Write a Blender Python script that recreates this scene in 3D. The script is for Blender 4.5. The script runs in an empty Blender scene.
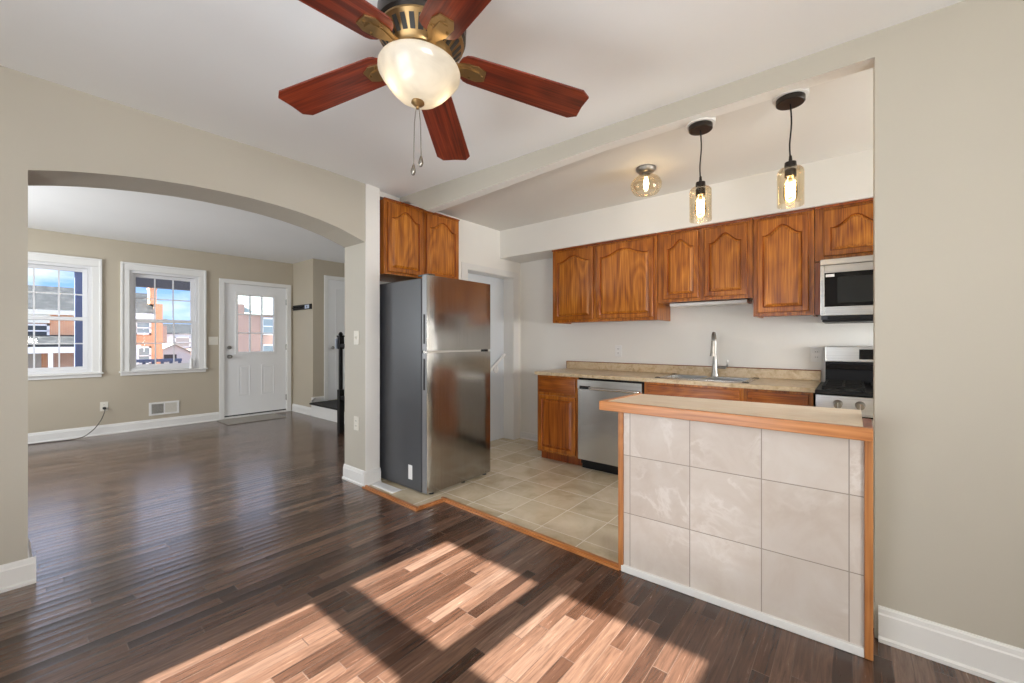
import bpy, bmesh, math, random
from mathutils import Vector, Matrix
random.seed(7)
S = bpy.context.scene
COL = S.collection
PI = math.pi
R = math.radians

# ------------------------------------------------------------------ camera
cd = bpy.data.cameras.new('camera'); cam = bpy.data.objects.new('camera', cd); COL.objects.link(cam)
cd.sensor_width = 36; cd.lens = 415.0 * 36 / 1024; cd.shift_y = -1.5 / 1024
cd.clip_start = 0.05; cd.clip_end = 300
cam.location = (0, 0, 1.22); cam.rotation_euler = (PI / 2, 0, R(39.4))
S.camera = cam
S.view_settings.view_transform = 'Standard'; S.view_settings.look = 'None'
S.view_settings.gamma = 1; S.view_settings.use_curve_mapping = False
S.view_settings.exposure = 0.25
S.cycles.use_denoising = True
S.cycles.max_bounces = 14; S.cycles.diffuse_bounces = 8; S.cycles.glossy_bounces = 6
S.cycles.transmission_bounces = 8; S.cycles.transparent_max_bounces = 24
S.cycles.caustics_reflective = False; S.cycles.caustics_refractive = False
S.cycles.sample_clamp_indirect = 6.0


# ------------------------------------------------------------------ node helper
class NT:
    def __init__(s, tree):
        s.t = tree; s.n = tree.nodes; s.l = tree.links

    def new(s, typ, **kw):
        n = s.n.new(typ)
        for k, v in kw.items():
            if k == 'inp':
                for a, b in v.items():
                    if hasattr(b, 'bl_idname') or isinstance(b, bpy.types.NodeSocket):
                        s.l.new(b, n.inputs[a])
                    else:
                        n.inputs[a].default_value = b
            else:
                setattr(n, k, v)
        return n

    def math(s, op, a, b=0.0, c=None):
        n = s.n.new('ShaderNodeMath'); n.operation = op
        for i, v in enumerate((a, b, c)):
            if v is None: continue
            if isinstance(v, bpy.types.NodeSocket): s.l.new(v, n.inputs[i])
            else: n.inputs[i].default_value = v
        return n.outputs[0]

    def ramp(s, fac, stops, interp='LINEAR'):
        n = s.n.new('ShaderNodeValToRGB'); n.color_ramp.interpolation = interp
        e = n.color_ramp.elements
        while len(e) < len(stops): e.new(0.5)
        for i, (p, c) in enumerate(stops):
            e[i].position = p; e[i].color = (*c, 1)
        s.l.new(fac, n.inputs[0]); return n.outputs[0]

    def mix(s, fac, a, b, blend='MIX'):
        n = s.n.new('ShaderNodeMix'); n.data_type = 'RGBA'; n.blend_type = blend
        for k, v in ((0, fac), (6, a), (7, b)):
            if isinstance(v, bpy.types.NodeSocket): s.l.new(v, n.inputs[k])
            elif k == 0: n.inputs[k].default_value = v
            else: n.inputs[k].default_value = (*v[:3], 1)
        return n.outputs[2]


# ------------------------------------------------------------------ sky, sun, daylight
W = bpy.data.worlds.new('sky'); S.world = W; W.use_nodes = True
w = NT(W.node_tree); w.n.clear()
tc = w.new('ShaderNodeTexCoord')
mp = w.new('ShaderNodeMapping', inp={0: tc.outputs['Generated'], 'Scale': (2.2, 2.2, 6.0)})
nz = w.new('ShaderNodeTexNoise', inp={'Vector': mp.outputs[0], 'Scale': 2.6, 'Detail': 6.0, 'Roughness': 0.55})
cl = w.ramp(nz.outputs[0], [(0.50, (0, 0, 0)), (0.66, (1, 1, 1))])
sx = w.new('ShaderNodeSeparateXYZ', inp={0: tc.outputs['Generated']})
blue = w.ramp(sx.outputs[2], [(0.0, (0.45, 0.62, 0.92)), (0.10, (0.19, 0.38, 0.78)), (0.155, (0.20, 0.40, 0.80)), (0.25, (1.20, 1.32, 1.80)), (0.60, (0.90, 1.0, 1.35))])
skyc = w.mix(cl, blue, (0.60, 0.68, 0.82))
bg = w.new('ShaderNodeBackground', inp={'Color': skyc, 'Strength': 1.55})
wo = w.new('ShaderNodeOutputWorld', inp={0: bg.outputs[0]})

SUN_DIR = Vector((0.045, 1.0, -0.845))          # travels towards the kitchen, about 40 degrees high
sd = bpy.data.lights.new('sun', 'SUN'); sd.energy = 30.0; sd.angle = R(0.6); sd.color = (1.0, 0.97, 0.935)
so = bpy.data.objects.new('sun', sd); COL.objects.link(so)
so.rotation_euler = SUN_DIR.to_track_quat('-Z', 'Y').to_euler(); so.location = (0, -6, 6)


def area(name, loc, direction, sx_, sy_, power, color):
    d = bpy.data.lights.new(name, 'AREA'); d.shape = 'RECTANGLE'; d.size = sx_; d.size_y = sy_
    d.energy = power; d.color = color
    o = bpy.data.objects.new(name, d); COL.objects.link(o); o.location = loc
    o.rotation_euler = Vector(direction).to_track_quat('-Z', 'Z').to_euler()
    return o


# sky light at the unseen back windows; the other three are added fill
area('fill_dining', (1.60, -0.15, 1.45), (-1, 0.1, 0.32), 0.78, 1.25, 80, (1.0, 0.98, 0.95))  # fill lamp added to brighten the dining room; no known window there
area('fill_kitchen', (1.90, 3.05, 1.15), (-1, 0, -0.5), 0.85, 1.30, 68, (1.0, 0.985, 0.96))  # added kitchen fill, tilted down to spare the ceiling
area('daylight_back_window', (-1.277, -0.83, 0.82), (0, 1, 0.60), 1.44, 1.15, 36, (0.91, 0.96, 1.0))
area('fill_living', (-5.6, -1.60, 1.5), (0, 1, 0.15), 1.55, 1.25, 78, (0.94, 0.98, 1.0))  # extra fill lamp added for the living room


# ------------------------------------------------------------------ materials
def mat(name):
    m = bpy.data.materials.new(name); m.use_nodes = True
    t = NT(m.node_tree); b = t.n['Principled BSDF']
    return m, t, b


def plain(name, col, rough=0.5, metal=0.0, coat=0.0, emit=None, es=0.0, spec=None):
    m, t, b = mat(name)
    b.inputs['Base Color'].default_value = (*col, 1)
    b.inputs['Roughness'].default_value = rough; b.inputs['Metallic'].default_value = metal
    b.inputs['Coat Weight'].default_value = coat
    if spec is not None: b.inputs['Specular IOR Level'].default_value = spec
    if emit:
        b.inputs['Emission Color'].default_value = (*emit, 1); b.inputs['Emission Strength'].default_value = es
    return m


def paint(name, col, var=0.03, rough=0.6, bump=0.04):
    m, t, b = mat(name)
    g = t.new('ShaderNodeNewGeometry')
    n = t.new('ShaderNodeTexNoise', inp={'Vector': g.outputs['Position'], 'Scale': 1.1, 'Detail': 3.0})
    c = t.ramp(n.outputs[0], [(0.3, tuple(x * (1 - var) for x in col)), (0.7, tuple(min(1, x * (1 + var)) for x in col))])
    t.l.new(c, b.inputs['Base Color']); b.inputs['Roughness'].default_value = rough
    n2 = t.new('ShaderNodeTexNoise', inp={'Vector': g.outputs['Position'], 'Scale': 90.0, 'Detail': 2.0})
    bp = t.new('ShaderNodeBump', inp={'Height': n2.outputs[0], 'Strength': bump, 'Distance': 0.004})
    t.l.new(bp.outputs[0], b.inputs['Normal'])
    return m


def oak(name, dark, mid, light, axis='z', scale=1.0, rough=0.32, coat=0.25, red=None):
    m, t, b = mat(name)
    tcn = t.new('ShaderNodeTexCoord'); oi = t.new('ShaderNodeObjectInfo')
    off = t.new('ShaderNodeVectorMath', operation='SCALE', inp={0: (3.1, 5.7, 9.3), 'Scale': oi.outputs['Random']})
    ad = t.new('ShaderNodeVectorMath', operation='ADD', inp={0: tcn.outputs['Object'], 1: off.outputs[0]})
    a = 1.6 * scale; f = 22 * scale
    sc = {'z': (f, f, a), 'x': (a, f, f), 'y': (f, a, f)}[axis]
    mp_ = t.new('ShaderNodeMapping', inp={0: ad.outputs[0], 'Scale': sc})
    n1 = t.new('ShaderNodeTexNoise', inp={'Vector': mp_.outputs[0], 'Scale': 1.0, 'Detail': 5.0, 'Roughness': 0.6, 'Distortion': 0.3})
    sc2 = tuple(x * 7 if x > 10 else x * 2.0 for x in sc)
    mp2 = t.new('ShaderNodeMapping', inp={0: ad.outputs[0], 'Scale': sc2})
    n2 = t.new('ShaderNodeTexNoise', inp={'Vector': mp2.outputs[0], 'Scale': 1.0, 'Detail': 2.0, 'Distortion': 0.2})
    sc3 = {'z': (5, 5, 1.2), 'x': (1.2, 5, 5), 'y': (5, 1.2, 5)}[axis]
    mp3 = t.new('ShaderNodeMapping', inp={0: ad.outputs[0], 'Scale': sc3})
    n3 = t.new('ShaderNodeTexNoise', inp={'Vector': mp3.outputs[0], 'Scale': 1.0, 'Detail': 1.0})
    rings = t.math('FRACT', t.math('MULTIPLY', n3.outputs[0], 9.0))
    rings = t.math('ABSOLUTE', t.math('SUBTRACT', rings, 0.5))
    v = t.math('ADD', t.math('MULTIPLY', n1.outputs[0], 0.62), t.math('MULTIPLY', rings, 0.36))
    v = t.math('ADD', v, t.math('MULTIPLY', t.math('SUBTRACT', n2.outputs[0], 0.5), 0.85))
    c = t.ramp(v, [(0.22, dark), (0.46, mid), (0.72, light)])
    hs = t.new('ShaderNodeHueSaturation', inp={'Color': c, 'Value': t.math('ADD', 0.9, t.math('MULTIPLY', oi.outputs['Random'], 0.2))})
    t.l.new(hs.outputs[0], b.inputs['Base Color'])
    b.inputs['Roughness'].default_value = rough; b.inputs['Coat Weight'].default_value = coat
    b.inputs['Coat Roughness'].default_value = 0.2
    return m


def wood_floor():
    m, t, b = mat('dark_hardwood')
    g = t.new('ShaderNodeNewGeometry')
    xyz = t.new('ShaderNodeSeparateXYZ', inp={0: g.outputs['Position']})
    X, Y = xyz.outputs[0], xyz.outputs[1]
    u = t.math('DIVIDE', X, 0.058)
    row = t.math('FLOOR', u)
    wn = t.new('ShaderNodeTexWhiteNoise', noise_dimensions='1D', inp={'W': row})
    L = t.math('ADD', 0.42, t.math('MULTIPLY', wn.outputs[0], 0.75))
    wn2 = t.new('ShaderNodeTexWhiteNoise', noise_dimensions='1D', inp={'W': t.math('ADD', row, 71.3)})
    vv = t.math('DIVIDE', t.math('ADD', Y, t.math('MULTIPLY', wn2.outputs[0], 3.0)), L)
    pl = t.math('FLOOR', vv)
    cv = t.new('ShaderNodeCombineXYZ', inp={0: row, 1: pl})
    wn3 = t.new('ShaderNodeTexWhiteNoise', noise_dimensions='2D', inp={'Vector': cv.outputs[0]})
    fu = t.math('FRACT', u); fv = t.math('MULTIPLY', t.math('FRACT', vv), L)
    e1 = t.math('LESS_THAN', t.math('MINIMUM', fu, t.math('SUBTRACT', 1.0, fu)), 0.02)
    e2 = t.math('LESS_THAN', t.math('MINIMUM', fv, t.math('SUBTRACT', L, fv)), 0.0018)
    edge = t.math('MAXIMUM', e1, e2)
    base = t.ramp(wn3.outputs[0], [(0.0, (0.036, 0.0170, 0.0105)), (0.25, (0.074, 0.0360, 0.0220)), (0.55, (0.110, 0.0580, 0.0370)),
                                   (0.8, (0.142, 0.0800, 0.0530)), (1.0, (0.170, 0.1030, 0.0720))])
    shift = t.new('ShaderNodeCombineXYZ', inp={0: t.math('MULTIPLY', X, 70.0),
                                               1: t.math('ADD', t.math('MULTIPLY', Y, 4.5), t.math('MULTIPLY', wn3.outputs[0], 40.0)), 2: row})
    gr = t.new('ShaderNodeTexNoise', inp={'Vector': shift.outputs[0], 'Scale': 1.0, 'Detail': 7.0, 'Roughness': 0.68, 'Distortion': 0.5})
    gf = t.ramp(gr.outputs[0], [(0.30, (0.46, 0.44, 0.43)), (0.50, (0.95, 0.94, 0.93)), (0.72, (1.45, 1.43, 1.41))])
    c = t.mix(1.0, base, gf, 'MULTIPLY')
    # scattered lighter wear
    wr = t.new('ShaderNodeTexNoise', inp={'Vector': shift.outputs[0], 'Scale': 3.1, 'Detail': 4.0, 'Roughness': 0.8})
    c = t.mix(t.math('MULTIPLY', t.math('GREATER_THAN', wr.outputs[0], 0.66), 0.22), c, (0.24, 0.13, 0.08))
    bn = t.new('ShaderNodeTexNoise', inp={'Vector': g.outputs['Position'], 'Scale': 2.2, 'Detail': 2.0})
    c = t.mix(t.math('MULTIPLY', edge, 0.75), c, t.ramp(bn.outputs[0], [(0.35, (0.012, 0.007, 0.005)), (0.7, (0.24, 0.16, 0.12))]))
    t.l.new(c, b.inputs['Base Color'])
    rr = t.math('ADD', 0.17, t.math('MULTIPLY', gr.outputs[0], 0.16))
    t.l.new(rr, b.inputs['Roughness'])
    b.inputs['Specular IOR Level'].default_value = 0.36; b.inputs['Coat Weight'].default_value = 0.42; b.inputs['Coat Roughness'].default_value = 0.14
    hgt = t.math('SUBTRACT', t.math('MULTIPLY', gr.outputs[0], 0.25), t.math('MULTIPLY', edge, 1.0))
    tilt = t.math('MULTIPLY', t.math('SUBTRACT', wn3.outputs[0], 0.5), t.math('MULTIPLY', fu, 0.8))
    bp = t.new('ShaderNodeBump', inp={'Height': t.math('ADD', t.math('ADD', hgt, tilt), t.math('MULTIPLY', t.math('POWER', t.math('SUBTRACT', fu, 0.5), 2.0), 2.2)), 'Strength': 0.40, 'Distance': 0.003})
    t.l.new(bp.outputs[0], b.inputs['Normal']); t.l.new(bp.outputs[0], b.inputs['Coat Normal'])
    return m


def tile(name, tx, ty, ox, oy, ax, ay, cols, grout, gw, rough, vein=None, bumpk=0.3, nscale=4.0):
    """square ceramic tiles laid on the two world axes ax, ay"""
    m, t, b = mat(name)
    g = t.new('ShaderNodeNewGeometry')
    xyz = t.new('ShaderNodeSeparateXYZ', inp={0: g.outputs['Position']})
    u = t.math('DIVIDE', t.math('SUBTRACT', xyz.outputs[ax], ox), tx)
    v = t.math('DIVIDE', t.math('SUBTRACT', xyz.outputs[ay], oy), ty)
    fu, fv = t.math('FRACT', u), t.math('FRACT', v)
    eu = t.math('MULTIPLY', t.math('MINIMUM', fu, t.math('SUBTRACT', 1.0, fu)), tx)
    ev = t.math('MULTIPLY', t.math('MINIMUM', fv, t.math('SUBTRACT', 1.0, fv)), ty)
    edge = t.math('LESS_THAN', t.math('MINIMUM', eu, ev), gw)
    cv = t.new('ShaderNodeCombineXYZ', inp={0: t.math('FLOOR', u), 1: t.math('FLOOR', v)})
    wn = t.new('ShaderNodeTexWhiteNoise', noise_dimensions='2D', inp={'Vector': cv.outputs[0]})
    sh = t.new('ShaderNodeVectorMath', operation='SCALE', inp={0: wn.outputs['Color'], 'Scale': 9.0})
    pos = t.new('ShaderNodeVectorMath', operation='ADD', inp={0: g.outputs['Position'], 1: sh.outputs[0]})
    n = t.new('ShaderNodeTexNoise', inp={'Vector': pos.outputs[0], 'Scale': nscale, 'Detail': 6.0, 'Roughness': 0.62, 'Distortion': 0.6})
    c = t.ramp(n.outputs[0], [(0.3, cols[0]), (0.5, cols[1]), (0.7, cols[2])])
    c = t.mix(0.12, c, wn.outputs['Value'], 'SOFT_LIGHT')
    if vein:
        n2 = t.new('ShaderNodeTexNoise', inp={'Vector': pos.outputs[0], 'Scale': 5.0, 'Detail': 6.0, 'Roughness': 0.62, 'Distortion': 0.5})
        vv = t.math('ABSOLUTE', t.math('SUBTRACT', n2.outputs[0], 0.5))
        vf = t.ramp(vv, [(0.0, (.8, .8, .8)), (0.05, (0, 0, 0))])
        n3 = t.new('ShaderNodeTexNoise', inp={'Vector': pos.outputs[0], 'Scale': 3.0})
        vf = t.math('MULTIPLY', vf, t.ramp(n3.outputs[0], [(0.45, (0, 0, 0)), (0.65, (0.5, 0.5, 0.5))]))
        c = t.mix(vf, c, vein)
    c = t.mix(edge, c, grout)
    t.l.new(c, b.inputs['Base Color'])
    t.l.new(t.math('ADD', rough, t.math('MULTIPLY', edge, 0.4)), b.inputs['Roughness'])
    hh = t.math('SUBTRACT', t.math('MULTIPLY', n.outputs[0], 0.35), edge)
    bp = t.new('ShaderNodeBump', inp={'Height': hh, 'Strength': bumpk, 'Distance': 0.003})
    t.l.new(bp.outputs[0], b.inputs['Normal'])
    return m


def speckle(name, cols, scale, rough=0.3, stretch=(1, 1, 1), detail=6.0):
    m, t, b = mat(name)
    g = t.new('ShaderNodeTexCoord')
    mp_ = t.new('ShaderNodeMapping', inp={0: g.outputs['Object'], 'Scale': stretch})
    n = t.new('ShaderNodeTexNoise', inp={'Vector': mp_.outputs[0], 'Scale': scale, 'Detail': detail, 'Roughness': 0.7, 'Distortion': 0.4})
    k = len(cols); c = t.ramp(n.outputs[0], [(0.3 + 0.4 * i / (k - 1), cc) for i, cc in enumerate(cols)])
    t.l.new(c, b.inputs['Base Color']); b.inputs['Roughness'].default_value = rough
    return m


def steel(name, col, rough, axis='z', metal=1.0):
    m, t, b = mat(name)
    g = t.new('ShaderNodeTexCoord')
    sc = {'z': (130, 130, 1.2), 'x': (1.2, 130, 130), 'y': (130, 1.2, 130)}[axis]
    mp_ = t.new('ShaderNodeMapping', inp={0: g.outputs['Object'], 'Scale': sc})
    n = t.new('ShaderNodeTexNoise', inp={'Vector': mp_.outputs[0], 'Scale': 1.0, 'Detail': 3.0})
    c = t.ramp(n.outputs[0], [(0.3, tuple(x * 0.9 for x in col)), (0.7, tuple(min(1, x * 1.07) for x in col))])
    t.l.new(c, b.inputs['Base Color']); b.inputs['Metallic'].default_value = metal
    t.l.new(t.math('ADD', rough - 0.05, t.math('MULTIPLY', n.outputs[0], 0.1)), b.inputs['Roughness'])
    n2 = t.new('ShaderNodeTexNoise', inp={'Vector': g.outputs['Object'], 'Scale': 2.3, 'Detail': 1.0})
    bp = t.new('ShaderNodeBump', inp={'Height': n2.outputs[0], 'Strength': 0.35, 'Distance': 0.02})
    t.l.new(bp.outputs[0], b.inputs['Normal'])
    return m


def clear(name, tint, gloss=1.0, ior=1.45):
    m, t, b = mat(name); t.n.remove(b)
    out = t.n['Material Output']
    tr = t.new('ShaderNodeBsdfTransparent', inp={0: (*tint, 1)})
    gl = t.new('ShaderNodeBsdfGlossy', inp={'Roughness': 0.03, 'Color': (1, 1, 1, 1)})
    lw = t.new('ShaderNodeFresnel', inp={'IOR': ior})
    f = t.math('MULTIPLY', lw.outputs[0], gloss)
    mx = t.new('ShaderNodeMixShader', inp={0: f, 1: tr.outputs[0], 2: gl.outputs[0]})
    t.l.new(mx.outputs[0], out.inputs[0])
    return m


def frosted(name, col):
    m, t, b = mat(name); t.n.remove(b)
    out = t.n['Material Output']
    g = t.new('ShaderNodeTexCoord')
    n = t.new('ShaderNodeTexNoise', inp={'Vector': g.outputs['Object'], 'Scale': 7.0, 'Detail': 4.0, 'Distortion': 1.5})
    c = t.ramp(n.outputs[0], [(0.35, tuple(x * 0.82 for x in col)), (0.65, col)])
    tl = t.new('ShaderNodeBsdfTranslucent', inp={0: c}); df = t.new('ShaderNodeBsdfDiffuse', inp={0: c})
    gl = t.new('ShaderNodeBsdfGlossy', inp={'Roughness': 0.2})
    mx = t.new('ShaderNodeMixShader', inp={0: 0.45, 1: tl.outputs[0], 2: df.outputs[0]})
    m2 = t.new('ShaderNodeMixShader', inp={0: 0.06, 1: mx.outputs[0], 2: gl.outputs[0]})
    t.l.new(m2.outputs[0], out.inputs[0])
    return m


def brick(name, c1, c2, mortar, scale=1.0):
    m, t, b = mat(name)
    g = t.new('ShaderNodeNewGeometry'); x = t.new('ShaderNodeSeparateXYZ', inp={0: g.outputs['Position']})
    v = t.new('ShaderNodeCombineXYZ', inp={0: x.outputs[1], 1: x.outputs[2], 2: 0.0})
    br = t.new('ShaderNodeTexBrick', inp={'Vector': v.outputs[0], 'Color1': (*c1, 1), 'Color2': (*c2, 1), 'Mortar': (*mortar, 1),
                                         'Scale': scale, 'Mortar Size': 0.012, 'Brick Width': 0.23, 'Row Height': 0.075})
    t.l.new(br.outputs[0], b.inputs['Base Color']); b.inputs['Roughness'].default_value = 0.9
    return m


M = dict(
    beige=paint('beige_wall_paint', (0.480, 0.448, 0.380)),
    tan=paint('living_wall_paint', (0.470, 0.415, 0.325)),
    white_wall=paint('kitchen_white_paint', (0.80, 0.785, 0.745), 0.02),
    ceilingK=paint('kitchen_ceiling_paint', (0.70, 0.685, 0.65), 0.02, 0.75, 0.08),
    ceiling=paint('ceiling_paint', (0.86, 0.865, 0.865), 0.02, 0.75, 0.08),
    trim=plain('white_trim', (0.76, 0.755, 0.735), 0.4),
    door=plain('white_door_paint', (0.80, 0.805, 0.81), 0.38),
    coolDoor=plain('cool_white_door_paint', (0.66, 0.70, 0.74), 0.4),
    steelD=plain('dishwasher_steel', (0.48, 0.475, 0.46), 0.27, 1.0),
    edgeGrey=plain('door_edge_grey', (0.22, 0.22, 0.225), 0.35, 0.4),
    vinyl=plain('white_vinyl', (0.72, 0.72, 0.73), 0.4),
    floor=wood_floor(),
    tiles=tile('beige_floor_tile', 0.311, 0.315, -1.251, 2.205, 0, 1, [(0.46, 0.375, 0.245), (0.60, 0.51, 0.36), (0.70, 0.61, 0.46)],
               (0.72, 0.67, 0.57), 0.0026, 0.18, None, 0.2, 3.5),
    barTile=tile('marbled_wall_tile', 0.2965, 0.303, -0.901, 0.008, 0, 2, [(0.53, 0.46, 0.40), (0.59, 0.53, 0.475), (0.63, 0.585, 0.54)],
                 (0.30, 0.26, 0.22), 0.0020, 0.28, (0.82, 0.79, 0.76), 0.15, 4.0),
    oak=oak('honey_oak', (0.26, 0.072, 0.010), (0.46, 0.150, 0.020), (0.62, 0.250, 0.045)),
    oakH=oak('honey_oak_across', (0.185, 0.044, 0.006), (0.345, 0.096, 0.012), (0.48, 0.165, 0.026), 'x'),
    oakD=oak('dark_oak', (0.15, 0.028, 0.005), (0.29, 0.066, 0.011), (0.39, 0.11, 0.02)),  # darker oak; on door grooves and edges it stands for pooled stain
    oakP=oak('golden_oak_panel', (0.23, 0.060, 0.006), (0.46, 0.150, 0.014), (0.66, 0.270, 0.040)),
    oakB=oak('red_oak_panel', (0.17, 0.038, 0.005), (0.34, 0.092, 0.010), (0.47, 0.155, 0.022)),
    oakF=oak('amber_oak_rail', (0.20, 0.050, 0.005), (0.40, 0.122, 0.011), (0.56, 0.210, 0.028)),
    edge=oak('orange_wood_edge', (0.36, 0.125, 0.032), (0.50, 0.20, 0.062), (0.60, 0.27, 0.095), 'x', 0.8, 0.35),
    edgeZ=oak('orange_wood_post', (0.32, 0.115, 0.030), (0.44, 0.175, 0.052), (0.54, 0.235, 0.08), 'z', 0.8, 0.4),
    blade=oak('cherry_blade', (0.085, 0.010, 0.004), (0.19, 0.025, 0.008), (0.29, 0.050, 0.015), 'x', 0.9, 0.28, 0.4),
    laminate=speckle('beige_laminate', [(0.38, 0.26, 0.14), (0.55, 0.42, 0.26), (0.66, 0.54, 0.37), (0.47, 0.34, 0.19)], 18, 0.3),
    barTop=speckle('tan_bar_top', [(0.80, 0.65, 0.47), (0.88, 0.75, 0.57), (0.93, 0.83, 0.67)], 5, 0.32, (1.0, 5, 5), 4.0),
    rust=plain('rust_red_edging', (0.24, 0.075, 0.03), 0.45),
    steel=steel('brushed_steel', (0.39, 0.38, 0.365), 0.16),
    steelX=steel('brushed_steel_across', (0.56, 0.55, 0.53), 0.30, 'x'),
    chrome=plain('bright_metal', (0.70, 0.69, 0.67), 0.18, 1.0),
    nickel=plain('brushed_nickel', (0.33, 0.32, 0.30), 0.3, 1.0),
    grey=plain('dark_grey_side', (0.075, 0.078, 0.085), 0.34, 0.3),
    black=plain('black_plastic', (0.008, 0.008, 0.009), 0.42, spec=0.25),
    glassblack=plain('black_glass', (0.004, 0.004, 0.005), 0.08, spec=0.3),
    screen=plain('dark_window_mesh', (0.016, 0.017, 0.017), 0.2, spec=0.3),
    iron=plain('cast_iron', (0.010, 0.010, 0.010), 0.6, spec=0.25),
    bronze=plain('dark_bronze', (0.028, 0.022, 0.018), 0.38, 0.5),
    brass=plain('antique_brass', (0.36, 0.23, 0.10), 0.36, 0.85),
    pewter=plain('pewter', (0.27, 0.25, 0.22), 0.35, 0.9),
    bowl=frosted('frosted_alabaster_glass', (0.96, 0.92, 0.83)),
    amber=clear('amber_glass', (0.975, 0.935, 0.85), 0.55),
    pane=clear('window_glass', (0.97, 0.98, 0.98), 0.8),
    bulb=plain('warm_bulb', (1, 0.9, 0.7), 0.4, emit=(1.0, 0.74, 0.42), es=45.0),
    bulbglass=plain('glowing_spiral', (1, 0.9, 0.7), 0.4, emit=(1.0, 0.70, 0.34), es=26.0),
    fanbulb=plain('fan_bulb', (1, 0.9, 0.75), 0.4, emit=(1.0, 0.78, 0.48), es=6.5),
    plate=plain('ivory_plate', (0.72, 0.69, 0.61), 0.35),
    whiteplastic=plain('white_plastic', (0.80, 0.80, 0.79), 0.4),
    dark=plain('dark_slot', (0.03, 0.028, 0.025), 0.6),
    cord=plain('grey_cord', (0.10, 0.09, 0.08), 0.6),
    mat=speckle('grey_mat_weave', [(0.27, 0.25, 0.225), (0.38, 0.355, 0.32)], 60, 0.9),
    vent=plain('vent_louvre', (0.42, 0.40, 0.36), 0.5),
    blackpaint=plain('black_paint', (0.009, 0.008, 0.008), 0.5, spec=0.25),
    bluewhite=plain('pale_blue_plaque', (0.55, 0.62, 0.75), 0.5),
    brickO=brick('orange_brick', (0.70, 0.31, 0.14), (0.60, 0.25, 0.12), (0.70, 0.50, 0.36)),
    brickR=brick('red_brick', (0.50, 0.27, 0.18), (0.42, 0.22, 0.15), (0.60, 0.50, 0.42)),
    paleroof=plain('pale_green_roof', (0.30, 0.36, 0.32), 0.8),
    slate=speckle('slate_roof', [(0.006, 0.008, 0.009), (0.022, 0.026, 0.028), (0.07, 0.075, 0.075)], 2.6, 0.8, (1, 1, 3)),
    cream=plain('cream_siding', (0.80, 0.78, 0.66), 0.8),
    whitesiding=plain('white_siding', (0.88, 0.88, 0.88), 0.8),
    bluepaint=plain('blue_grey_paint', (0.12, 0.15, 0.26), 0.6),
    porchgrey=plain('grey_porch_paint', (0.075, 0.07, 0.075), 0.7),
    asphalt=plain('street_asphalt', (0.13, 0.13, 0.13), 0.9),
    houseglass=plain('house_window_glass', (0.30, 0.36, 0.36), 0.1),
    darkglass=plain('dark_house_window', (0.05, 0.06, 0.07), 0.15),
)


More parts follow.
